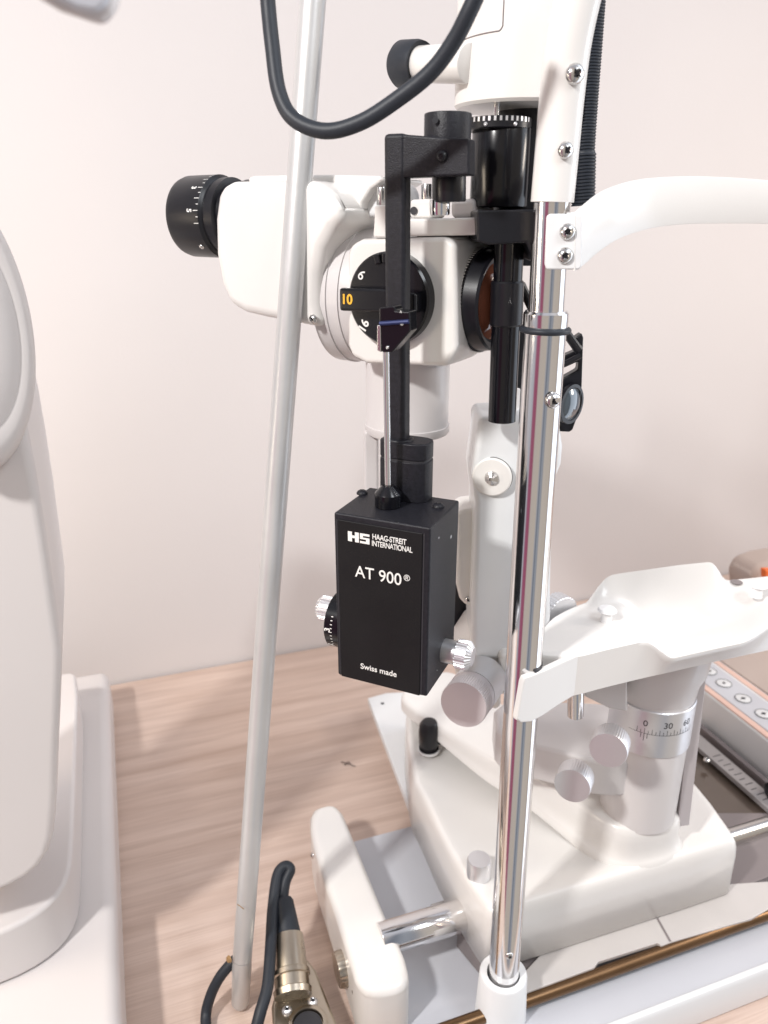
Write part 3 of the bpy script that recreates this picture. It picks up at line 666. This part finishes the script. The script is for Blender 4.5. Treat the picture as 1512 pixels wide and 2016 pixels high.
# neck
nk = [PZ(x, y, Fr.z) for x, y in ((742, 968), (752, 985), (850, 990), (858, 978), (850, 955), (750, 945))]
nY = kc.y+0.012
nc = P(800, 985, nY); ntop = P(800, 905, nY).z; ntop2 = P(800, 880, nY).z
def neckplan(z, g=0.0):
    c = V((nc.x, nY+0.004, z)); L = 0.0152+g; Wd = 0.0095+g
    return rounded([c-TR*L-TB*Wd, c+TR*L-TB*Wd, c+TR*L+TB*Wd, c-TR*L+TB*Wd], 2, 0.2)
obj('neck', prism_pts(neckplan(ntop), UP*(Fr.z-ntop)), 'crackle', ton, bevel=0.0005)
obj('neck_seam', prism_pts(neckplan(ntop+0.0012, -0.0006), -UP*0.0014), 'ink', ton)
obj('neck_cap', prism_pts(neckplan(ntop2+0.0035), -UP*(ntop2+0.0035-ntop-0.001)), 'crackle', ton, bevel=0.001)
# arm
aY = nY+0.004
at = V((P(785, 300, aY).x+0.0, aY, 0)); ztp = P(785, 262, aY).z
atb = PN(786, 880, V((0, aY, 0)), IN)
hw = 0.0058
def armring(x, y, z): return [V((x, y, z))+TR*a+TB*b for a, b in ((-hw, -.005), (hw, -.005), (hw, .005), (-hw, .005))]
def loft(rs):
    bm = bmesh.new(); vs = [[bm.verts.new(p) for p in r] for r in rs]
    for p, q in zip(vs[:-1], vs[1:]):
        for k in range(len(p)): bm.faces.new((p[k], p[(k+1) % len(p)], q[(k+1) % len(p)], q[k]))
    bm.faces.new(vs[0][::-1]); bm.faces.new(vs[-1]); return bm
ba = P(784, 870, aY); ta = P(783, 264, aY)
obj('arm', loft([armring(ba.x, aY, ba.z), armring(ta.x, aY, ta.z)]), 'crackle', ton, bevel=0.0022)
obj('arm_foot', prism_pts(rounded([V((ba.x, aY, ba.z-0.001))+TR*a+TB*b for a, b in ((-.009, -.0075), (.009, -.0075), (.009, .007), (-.009, .007))], 2), UP*0.004), 'crackle', ton, bevel=0.0015)
cr = [(790, 264), (870, 270), (924, 272), (924, 345), (800, 350), (790, 350)]
ap = V((ta.x, aY, 0))
obj('cross_arm', prism_px(cr, ap+TN*0.0045, TN, 0.010), 'crackle', ton, bevel=0.0012)
tcn = P(879, 280, aY+0.004)
obj('mount_head', cyl(P(879, 344, tcn.y), V((P(879, 344, tcn.y).x, tcn.y, P(879, 217, tcn.y-0.012).z)), 0.0120, 0.0008), 'crackle', ton)
c = P(857, 236, tcn.y-0.0117)
obj('set_screw', cyl(c, c+V((0, -0.0004, 0)), 0.0015), 'ink', ton)
screw(PN(870, 308, ap+TN*0.0047, TN), TN, 0.0028, ton, m='black')
vc = P(884, 372, tcn.y)
obj('mount_plug', cyl(P(884, 398, tcn.y), P(884, 344, tcn.y), 0.0088, 0.0006), 'black', ton)
obj('mount_stud', cyl(P(866, 424, tcn.y), P(866, 392, tcn.y), 0.0052, 0.0006), 'chrome', ton)
# side knobs
kr = ts(0.50, 0.71)
kr = PN(868, 1282, Fr, TR)
kr = PN(874, 1280, Fr+TR*0.0, TR)
obj('side_knob', lathe([(-0.001, 0.0073), (0.0085, 0.0073)], kr, TR, 64), 'alu', ton)
kk = obj('knob_grip', lathe([(0.0085, 0.0084), (0.0090, 0.0090), (0.0155, 0.0090), (0.0185, 0.0055), (0.0187, 0)], kr, TR, 96, knurl={1: .0009, 2: .0009}), 'alu', ton, angle=20)
kl = PN(705, 1230, Fl+TR*0.0, TR)
kl = Fl+TB*(Td*0.40)-UP*(Fl.z-P(655, 1240, 0.41).z)-TR*0.004
dm = obj('measuring_drum', lathe([(-0.004, 0.0175), (0.0055, 0.0175), (0.006, 0.0170)], kl, -TR, 96), 'gloss_black', ton, angle=30)
an0 = cyl_angle(kl, -TR, TN)
dd = 1 if cyl_angle(kl, -TR, TN-UP*0.4) > an0 else -1
cyl_ticks(kl, -TR, 0.0175, [(an0+dd*R(k*8), 0.0003, 0.0016 if k % 5 else 0.0024) for k in range(-4, 9)], 'print', 'drum_marks', dm, w=0.0005)
wrap_text('numeral', '3', 0.0052, kl, -TR, 0.0175, an0+dd*R(-4), 0.0032, 'print', dm, bold=0.00012)
wrap_text('numeral', '2', 0.0048, kl, -TR, 0.0175, an0+dd*R(40), 0.0032, 'print', dm, bold=0.00012)
obj('knob_grip', lathe([(0.005, 0.0065), (0.008, 0.0065), (0.0082, 0.0080), (0.0155, 0.0080), (0.0175, 0.0065), (0.0176, 0)], kl+UP*0.005, -TR, 96, knurl={2: .0008, 3: .0008}), 'alu', ton, angle=20)

# ------------------------------------------------------------------ HEAD REST
YH = 0.42
hr = thing('head_rest', 'head rest with polished chrome post, white tube, forehead band and chin rest', 'head rest', P(985, 1990, YH))
pb = P(991, 1935, YH); pt_ = P(1073, 652, YH)
post = obj('chrome_post', cyl(pb, pt_, 0.0113, n=96), 'chrome', hr)
d = (pt_-pb).normalized()
obj('collar', lathe([(0, 0.0116), (0.001, 0.0120), (0.0105, 0.0120), (0.0118, 0.0110), (0.0119, 0.009)], pt_-d*0.001, d, 96), 'chrome', hr)
pu = P(1087, 398, YH)
obj('upper_post', cyl(pt_, pu, 0.0094, n=96), 'chrome', hr)
obj('rubber_ring', torus(pt_+UP*0.0008, (d+V((0.03, 0, 0))), 0.0122, 0.0017), 'rubber', hr)
up = tube([pu, P(1097, 290, YH), P(1106, 190, YH-0.001), P(1118, 90, YH-0.003), P(1136, 0, YH-0.005), P(1160, -90, YH-0.007), P(1185, -170, YH-0.008)], 0.0108, 48)
wt = obj('white_tube', up, 'white', hr, angle=60)
sn = (IN+V((0.25, 0, 0))).normalized()
screw(P(1131, 146, YH-0.0122), sn, 0.0046, wt); screw(P(1113, 296, YH-0.0112), sn, 0.0039, wt)
screw(P(1088, 788, YH-0.0117), sn, 0.0044, post); 
obj('pin_tip', cyl(P(1093, 787, YH-0.013), P(1099, 788, YH-0.016), 0.0014), 'chrome', post)
screw(P(1002, 1880, YH-0.0105), sn, 0.0032, post)
# socket
zso = P(985, 1915, YH).z
sk = V((pb.x-0.0006, YH, 0))
obj('post_socket', lathe([(0.001, 0.0205), (zso-0.001, 0.0180), (zso, 0.0172), (zso, 0.0125), (zso-0.012, 0.0118)], sk, UP, 96), 'cool_white', hr, angle=40)
# bracket
bn = (IN+V((-0.12, 0, 0))).normalized(); bp = V((P(1110, 470, YH).x, YH-0.0108, 0))
bk = obj('band_bracket', prism_px([(1076, 425), (1083, 420), (1147, 422), (1146, 524), (1140, 531), (1076, 531), (1072, 520)], bp, bn, 0.004), 'cool_white', hr, bevel=0.0012)
obj('bracket_back', prism_px([(1068, 430), (1135, 416), (1138, 424), (1080, 541), (1066, 539)], bp-bn*0.0042, bn, 0.006), 'white', hr, bevel=0.001)
for px, py in ((1117, 456), (1112, 503)): screw(PN(px, py, bp+bn*0.0001, bn), bn, 0.0040, bk)
# forehead band: ribbon of constant height
cols = [(1130, 420, 534, .409), (1150, 402, 520, .414), (1180, 379, 494, .425), (1215, 364, 471, .438), (1255, 354, 456, .449), (1300, 349, 446, .458), (1360, 347, 441, .467), (1430, 349, 440, .474), (1512, 355, 441, .478), (1600, 365, 448, .479), (1700, 378, 458, .477)]
def band():
    bm = bmesh.new(); top = [P(x, a, Y) for x, a, b, Y in cols]; bot = [P(x, b, Y) for x, a, b, Y in cols]
    top, bot = catmull(top, 5), catmull(bot, 5); fr_ = []
    for i in range(len(top)):
        t = (top[min(i+1, len(top)-1)]-top[max(i-1, 0)]); t.z = 0; n = V((t.y, -t.x, 0)).normalized()
        a, b = top[i], bot[i]; r = []
        for f in (0, .03, .5, .97, 1):
            e_ = 0.0003 if f in (0, 1) else 0.0006
            r.append(a.lerp(b, f)+n*e_)
        for f in (1, .97, .5, .03, 0):
            e_ = 0.0003 if f in (0, 1) else 0.0006
            r.append(a.lerp(b, f)-n*e_)
        fr_.append([bm.verts.new(p) for p in r])
    for p, q in zip(fr_[:-1], fr_[1:]):
        for k in range(len(p)): bm.faces.new((p[k], p[(k+1) % len(p)], q[(k+1) % len(p)], q[k]))
    bm.faces.new(fr_[0][::-1]); bm.faces.new(fr_[-1]); return bm
obj('forehead_band', band(), 'white', hr, angle=50)
# chin rest beam
zt_ = P(1045, 1328, 0.405).z; hbm = 0.031
FB = [((1068, 1286), (1068, 1240)), ((1100, 1288), (1090, 1216)), ((1140, 1288), (1122, 1198)), ((1200, 1274), (1158, 1184)), ((1276, 1257), (1205, 1172)), ((1330, 1246), (1262, 1163)), ((1400, 1231), (1330, 1153)), ((1470, 1217), (1395, 1146)), ((1540, 1203), (1462, 1139)), ((1620, 1188), (1540, 1131)), ((1760, 1162), (1680, 1118))]
Fc = catmull([PZ(*f, zt_) for f, b in FB], 8); Bc = catmull([PZ(*b, zt_) for f, b in FB], 8)
def sst(a, b, x): x = max(0, min(1, (x-a)/(b-a))); return x*x*(3-2*x)
def beam_mesh():
    bm = bmesh.new(); nt_ = 26; secs = []
    for i in range(len(Fc)):
        q = i/8; wgt = sst(3.8, 4.9, q)*(1-sst(6.7, 8.6, q)); r = []; lipq = 0.0175*sst(2.9, 3.9, q)**0.7*(1-sst(6.9, 7.6, q))
        f, b = Fc[i], Bc[i]; out = (f-b).normalized()*0.009*wgt
        r.append(f+V((0, 0, -hbm))); 
        r.append(f+out*0.6+V((0, 0, -0.0155*wgt-0.0045)))
        r.append(f+out*0.92+V((0, 0, -0.0145*wgt-0.0018)))
        for k in range(nt_+1):
            t = k/nt_; dep = 1-sst(0.55, 1.0, t)*1.0
            z = -0.0125*wgt*dep-0.0015*sst(0.05, 0, t)*1.0 - 0.0070*wgt*math.sin(math.pi*min(1, t/0.9))**2 + lipq*max(0, (t-0.72)/0.28)**2.2
            p = (f+out*(1-sst(0, .35, t))).lerp(b, 0.01+0.98*t); p.z += z; r.append(p)
        bo = (b-f).normalized()*0.0012; r.append(b+bo+V((0, 0, lipq-0.0018))); r.append(b+bo*0.6+V((0, 0, -hbm)))
        secs.append([bm.verts.new(p) for p in r])
    for p, q in zip(secs[:-1], secs[1:]):
        for k in range(len(p)): bm.faces.new((p[k], p[(k+1) % len(p)], q[(k+1) % len(p)], q[k]))
    bm.faces.new(secs[0][::-1]); bm.faces.new(secs[-1]); return bm
chin = obj('chin_rest', beam_mesh(), 'white', hr, angle=60)
jaw = [(1032, 1338), (1036, 1328), (1048, 1323), (1066, 1316), (1100, 1301), (1138, 1285), (1152, 1284), (1152, 1290), (1110, 1307), (1070, 1325), (1046, 1334)]
jw = [PZ(x, y, zt_) for x, y in [(1031, 1336), (1040, 1326), (1066, 1318), (1100, 1303), (1140, 1287), (1170, 1281), (1150, 1276), (1120, 1284), (1084, 1300), (1062, 1310), (1048, 1313), (1034, 1322)]]
jq = [(1030, 1344), (1034, 1334), (1046, 1330), (1078, 1317), (1110, 1302), (1143, 1288), (1148, 1340), (1142, 1364), (1105, 1386), (1066, 1412), (1046, 1422), (1026, 1424), (1017, 1418)]
jn = (-(PZ(1140, 1288, zt_)-PZ(1035, 1332, zt_)).normalized().cross(UP)); jn = jn if jn.y < 0 else -jn
obj('clamp_jaw', prism_px(jq, PZ(1140, 1288, zt_)-jn*0.0002+UP*0.0, jn, 0.0045), 'white', chin, bevel=0.0014, seg=4)
cx_ = P(1026, 1310, YH).x; dk = [V((cx_, YH, zt_+0.0004))]
dk = [V((cx_+0.0132*math.cos(R(a)), YH+0.0132*math.sin(R(a)), zt_+0.0004)) for a in range(-60, 75, 6)]
obj('clamp_hole', prism_pts(dk, V((0, 0, -0.002))), 'ink', chin, smooth=False)
for px, py in ((1193, 1222), (1489, 1172)):
    c = PZ(px, py, zt_)
    obj('paper_pin', lathe([(-0.001, 0.0042), (0.0065, 0.0036), (0.0070, 0.0055), (0.0082, 0.0067), (0.0098, 0.0055), (0.0104, 0)], c, UP, 40), 'pin', chin, angle=40)
for px, py in ((1450, 1146),):
    c = PZ(px, py, zt_+0.0002); obj('pin_hole', cyl(c, c+UP*0.0002, 0.0045), 'dgrey', chin)

# ------------------------------------------------------------------ ribbed conduit behind the upright
pts = [P(1148, 405, 0.48), P(1150, 300, 0.48), P(1156, 200, 0.48), P(1163, 100, 0.48), P(1170, 0, 0.48), P(1178, -100, 0.48)]
cps = catmull(pts, 48)
co_ = obj('ribbed_hose', tube(cps, 0.0058, 20, smooth=False, rfun=lambda f, i: (0.0061 if i % 3 < 2 else 0.0056)*(1.12 if f < 0.2 else 1)), 'rubber', None, angle=25)
tag(co_, 'black ribbed hose running down behind the white tube of the head rest', 'hose')

# ------------------------------------------------------------------ loose cable loop at the top
cb = [P(518, -120, 0.42), P(527, 0, 0.42), P(536, 90, 0.415), P(549, 180, 0.41), P(578, 234, 0.405), (P(640, 258, 0.40)), P(712, 240, 0.395), P(790, 190, 0.39), P(850, 140, 0.385), P(893, 82, 0.38), P(925, 20, 0.375), P(960, -60, 0.372)]
cable = obj('cable', tube(cb, 0.0036, 24), 'rubber', None, angle=60)
tag(cable, 'thick dark grey cable hanging in a loop across the top of the leaning rod', 'cable')

# ------------------------------------------------------------------ leaning rod with its cable
rod = thing('rod', 'pale grey metal rod leaning left of the microscope with its rounded end on the table', 'rod', P(475, 1975, 0.455))
q0 = PZ(473, 1980, 0.001); q1 = P(477, 1885, q0.y-0.001); q2 = P(620, -60, 0.50)
ax = (q2-q1)
def rodr(f, i): return 0.0072
pts = [q1, q1.lerp(q2, 0.5), q2]
rd = obj('rod_tube', tube(pts, 0.0075, 48, smooth=False), 'rodpaint', rod, angle=60)
rax = (q2-q1).normalized()
L0 = (q1-q0).length
obj('rod_end', lathe([(0, 0.0), (0.0008, 0.0040), (0.002, 0.0060), (0.005, 0.0072), (L0*0.78, 0.0076), (L0, 0.0074)], q0, q1-q0, 48), 'rodpaint', rod, angle=60)
obj('glue_spot', lathe([(0, 0.0030), (0.0018, 0.0022), (0.002, 0)], P(452, 1888, q0.y-0.005), V((-0.7, -0.7, 0.2)), 9), 'rust', rod)
obj('paint_scratch', tube([P(467, 1780, q0.y-0.0075), P(474, 1785, q0.y-0.0082), P(480, 1790, q0.y-0.0083)], 0.00035, 6), 'rust', rod)
obj('cable', tube([PZ(466, 1888, 0.045), PZ(454, 1898, 0.043), PZ(432, 1925, 0.034), PZ(414, 1962, 0.020), PZ(405, 2005, 0.008), PZ(412, 2070, 0.005)], 0.0042, 20), 'rubber', rod, angle=60)

# ------------------------------------------------------------------ plug connector at the bottom
plug = thing('connector', 'nickel cable connector with a black boot, screwed to a tapering metal plate on the table', 'connector', PZ(600, 1990, 0))
zc_ = 0.028
obj('plate', slab_px([(556, 1900), (575, 1876), (606, 1888), (622, 1908), (662, 2010), (690, 2080), (540, 2080), (534, 1980)], zc_, 0.001, 0), 'nickel', plug, bevel=0.003)
b0 = PZ(577, 1962, zc_+0.008); b1 = PZ(568, 1842, zc_+0.024); bx = (b1-b0); L_ = bx.length
bar_ = obj('barrel', lathe([(0, 0.0145), (L_*0.10, 0.0150), (L_*0.12, 0.0136), (L_*0.30, 0.0136), (L_*0.32, 0.0148), (L_*0.40, 0.0146), (L_*0.42, 0.0130), (L_*0.95, 0.0120), (L_, 0.0116), (L_, 0.009)], b0, bx, 48), 'nickel', plug, angle=25)
bd = bx.normalized(); e1 = b0+bx*0.97
bt = PZ(557, 1768, zc_+0.040)
obj('boot', lathe([(0, 0.0104), ((bt-e1).length*0.9, 0.0082), ((bt-e1).length, 0.0066)], e1, bt-e1, 40), 'rubber', plug, angle=40)
tp = [bt-(bt-e1)*0.2, bt, PZ(562, 1735, zc_+0.048), PZ(566, 1706, zc_+0.056), PZ(558, 1702, zc_+0.056), PZ(546, 1725, zc_+0.052), PZ(537, 1790, zc_+0.040), PZ(533, 1860, zc_+0.030), PZ(527, 1940, zc_+0.02), PZ(512, 1995, zc_+0.012), PZ(498, 2050, zc_)]
tp[3] = PZ(571, 1712, zc_+0.054); tp[4] = PZ(560, 1706, zc_+0.056)
obj('cable', tube(tp, 0.0046, 24), 'rubber', plug, angle=60)
for px, py in ((565, 1990), (616, 1973)): screw(PZ(px, py, zc_), UP, 0.0040, plug, m='alu')
sc0 = PZ(606, 2022, zc_)
obj('socket_ring', lathe([(0, 0.0155), (0.004, 0.0150), (0.0045, 0.0140), (0.0044, 0.0118), (0.0005, 0.0115), (0.0004, 0)], sc0, UP, 64), 'nickel', plug, angle=30)
obj('socket_face', lathe([(0.0006, 0.0112), (0.0025, 0.0108), (0.0026, 0)], sc0, UP, 48), 'ink', plug)

# ------------------------------------------------------------------ instrument at the left border
ref = thing('eye_testing_instrument', 'large blurred off-white instrument with rounded head, tapering column and stepped base at the left border', 'instrument', PZ(60, 1800, 0))
BX = -VV                                          # towards the viewer
zt1 = 0.055
g0 = PZ(249, 2016, zt1); 
# base slabs parallel to the wall
def ub(pfar, pnear, z1, z0, width, name, m, bev, it=0):
    """box whose right edge runs from pfar to pnear at height z1"""
    a = PZ(*pfar, z1); b = PZ(*pnear, z1); L = (a-b).dot(VV); b = a-VV*L
    return obj(name, prism_pts(rounded([a, b, b-U*width, a-U*width], it, 0.12), (0, 0, z0-z1)), m, ref, bevel=bev, seg=6, angle=50)
ub((213, 1316), (262, 2180), 0.060, 0.001, 0.30, 'base', 'beige', 0.012)
fb_ = [PZ(x, y, 0.0605) for x, y in ((163, 1606), (160, 1776), (152, 1822), (128, 1862), (84, 1900), (20, 1934), (-80, 1968), (-420, 2060))]
far = PZ(163, 1606, 0.0605)+VV*0.19; fb_ = [far-U*0.26, far-U*0.012, far-VV*0.012] + fb_
obj('base_step', prism_pts(rounded(fb_, 1), UP*0.050), 'beige', ref, bevel=0.016, seg=8, angle=40)
cq = V((0.35, -0.937, 0)).normalized()
obj('column', prism_px([(-220, 740), (30, 760), (46, 800), (83, 1000), (118, 1247), (123, 1290), (119, 1400), (115, 1480), (112, 1580), (103, 1670), (70, 1720), (0, 1758), (-100, 1790), (-220, 1810)], V((0, 0.515, 0)), cq, 0.14, it=1), 'beige', ref, bevel=0.030, seg=10, angle=20)
HS_ = Matrix.Diagonal((0.60, 0.60, 1.22, 1))
hc = P(-92, 645, 0.42); hax_ = az(135)+UP*0.05
head = lathe([(-0.075, 0.030), (-0.070, 0.042), (-0.055, 0.055), (-0.035, 0.062), (-0.010, 0.066), (0.006, 0.0665), (0.014, 0.064), (0.020, 0.059), (0.022, 0.054), (0.0205, 0.050)], V((0, 0, 0)), hax_, 96)
for v in head.verts: v.co = (HS_ @ v.co)+hc
hd = obj('measuring_head', head, 'beige', ref, angle=80)
lf = lathe([(0.010, 0.0500), (0.0195, 0.0495), (0.0212, 0.047), (0.0226, 0.030), (0.0230, 0.0)], V((0, 0, 0)), hax_, 64)
for v in lf.verts: v.co = (HS_ @ v.co)+hc
obj('front_window', lf, 'beige', hd, angle=80)
pad = [(-120, -60), (60, -10), (120, 25), (180, 45), (205, 52), (225, 30), (228, 5), (225, -40), (150, -120), (-60, -160)]
bp_ = obj('forehead_pad', prism_px(pad, V((0, 0.42, 0)), (V((0.2, -0.9, -0.25))).normalized(), 0.022), 'beige', ref, bevel=0.007, seg=5, angle=30)
obj('pad_face', prism_px([(-100, -60), (80, -15), (150, 20), (190, 28), (212, 14), (218, -40), (140, -110), (-60, -150)], V((0, 0.4175, 0)), (V((0.2, -0.9, -0.25))).normalized(), 0.004), 'grey', bp_, bevel=0.002)
obj('arm', tube([P(-150, -60, 0.44), P(-180, 200, 0.46), P(-150, 450, 0.45)], 0.02, 24), 'beige', ref, angle=60)

# ------------------------------------------------------------------ control unit at the right
ctl = thing('control_unit', 'low control unit with a sloping grey key strip of round buttons behind the chin rest', 'control unit', PZ(1480, 1500, 0))
zk = 0.075
def cu(px, py, z=zk): return PZ(px, py, z)
k0, k1 = cu(1392, 1312), cu(1512, 1402)
kdir = -VV; kor = cu(1420, 1345)
# strip: local coords along kdir (s) and U (t)
obj('unit_body', prism_pts([kor-kdir*0.10-U*0.030, kor+kdir*0.17-U*0.030, kor+kdir*0.17+U*0.16, kor-kdir*0.10+U*0.16], -UP*(zk-0.002)), 'cool_white', ctl, bevel=0.004)
kp = obj('key_strip', prism_pts([kor-kdir*0.10-U*0.020+UP*0.0015, kor+kdir*0.165-U*0.020+UP*0.0015, kor+kdir*0.165+U*0.020+UP*0.0015, kor-kdir*0.10+U*0.020+UP*0.0015], -UP*0.004), 'grey', ctl, bevel=0.0008)
obj('trim_strip', prism_pts([kor-kdir*0.10+U*0.024+UP*0.001, kor+kdir*0.165+U*0.024+UP*0.001, kor+kdir*0.165+U*0.032+UP*0.001, kor-kdir*0.10+U*0.032+UP*0.001], -UP*0.004), 'peach', ctl, bevel=0.0008)
obj('trim_strip', prism_pts([kor-kdir*0.10-U*0.0285+UP*0.001, kor+kdir*0.165-U*0.0285+UP*0.001, kor+kdir*0.165-U*0.0205+UP*0.001, kor-kdir*0.10-U*0.0205+UP*0.001], -UP*0.003), 'peach', ctl, bevel=0.0008)
obj('dark_cover', prism_pts([kor-kdir*0.10+U*0.034+UP*0.002, kor+kdir*0.165+U*0.034+UP*0.002, kor+kdir*0.165+U*0.15+UP*0.002, kor-kdir*0.10+U*0.15+UP*0.002], -UP*0.004), 'brown', ctl, bevel=0.0008)
for i, (px, py) in enumerate(((1396, 1322), (1425, 1346), (1463, 1376), (1503, 1406), (1545, 1438))):
    c = PZ(px, py, zk+0.0016)
    b = obj('button', lathe([(0, 0.0088), (0.0006, 0.0088), (0.0008, 0.0084), (0.0008, 0)], c, UP, 40), 'cool_white', kp)
    obj('button_ring', torus(c+UP*0.0008, UP, 0.0088, 0.00035, 40, 6), 'ink', b)
    bm = join(box(c+UP*0.0010, 0.0070 if i != 1 else 0.002, 0.0012, 0.0001, U, VV), box(c+UP*0.0010+UP*0.00012, 0.0012, 0.0048 if i != 1 else 0.002, 0.0001, U, VV), lathe([(0.0011, 0.0018), (0.0013, 0.0018)], c, UP, 16))
    obj('symbol', bm, 'ink', b, smooth=False)
# slide scale and brake behind the base
sl = thing('scale_tray', 'smoky brown tray with a grey ruler strip beside the right end of the sliding base', 'tray', PZ(1470, 1560, 0))
obj('tray_floor', slab_px([(1355, 1400), (1400, 1400), (1560, 1560), (1640, 1700), (1440, 1700), (1340, 1560)], 0.030, 0.013), 'smoke', sl, bevel=0.001)
t0, t1 = PZ(1385, 1480, 0.040), PZ(1385, 1480, 0.040)-VV*0.16
rl = obj('ruler', prism_pts([t0+VV*0.03, t1, t1+U*0.018, t0+VV*0.03+U*0.018], -UP*0.006), 'dull', sl, bevel=0.0008)
for k in range(12):
    c = t0-VV*(0.010+k*0.008)+U*0.004+UP*0.0002
    obj('ruler_mark', prism_pts([c, c-VV*0.0009, c-VV*0.0009+U*(0.007 if k % 2 else 0.010), c+U*(0.007 if k % 2 else 0.010)], -UP*0.0003), 'ink', rl, smooth=False)
screw(PZ(1392, 1497, 0.0401), UP, 0.0040, rl)
obj('tray_side', prism_pts([t0+VV*0.05+U*0.028, t0-VV*0.17+U*0.028, t0-VV*0.17+U*0.034, t0+VV*0.05+U*0.034], UP*0.012-UP*0.025), 'dgrey', sl, bevel=0.001)
obj('end_stop', cyl(PZ(1518, 1560, 0.05), PZ(1518, 1560, 0.05)+U*0.02, 0.010, 0.001), 'gloss_black', sl)

# ------------------------------------------------------------------ things far behind
bx_ = PZ(1500, 1165, 0)
bb = obj('taupe_block', prism_px([(1482, 1185), (1478, 1145), (1492, 1118), (1525, 1106), (1560, 1100), (1640, 1098), (1640, 1190)], P(1500, 1140, 0.98), -VV, 0.05), 'brown', None, bevel=0.012, seg=5, angle=25)  # rounded block for a taupe shape that is not identified
tag(bb, 'blurred taupe rounded block on the table behind the chin rest by the wall', 'taupe_block')
ob_ = obj('orange_tag', prism_px([(1507, 1122), (1522, 1122), (1524, 1158), (1509, 1160)], P(1512, 1140, 0.95), -VV, 0.01), 'orange', None, bevel=0.002)
tag(ob_, 'small bright orange block at the right border behind the chin rest', 'block')
lint = obj('lint', join(tube([PZ(672, 1500, 0.0008), PZ(684, 1503, 0.002), PZ(700, 1509, 0.0006)], 0.0004, 6), tube([PZ(678, 1506, 0.0008), PZ(686, 1500, 0.0016), PZ(690, 1505, 0.001)], 0.0005, 6)), 'fibre', None)
tag(lint, 'tiny dark shred of lint lying alone on the bare wood behind the track cover', 'lint')
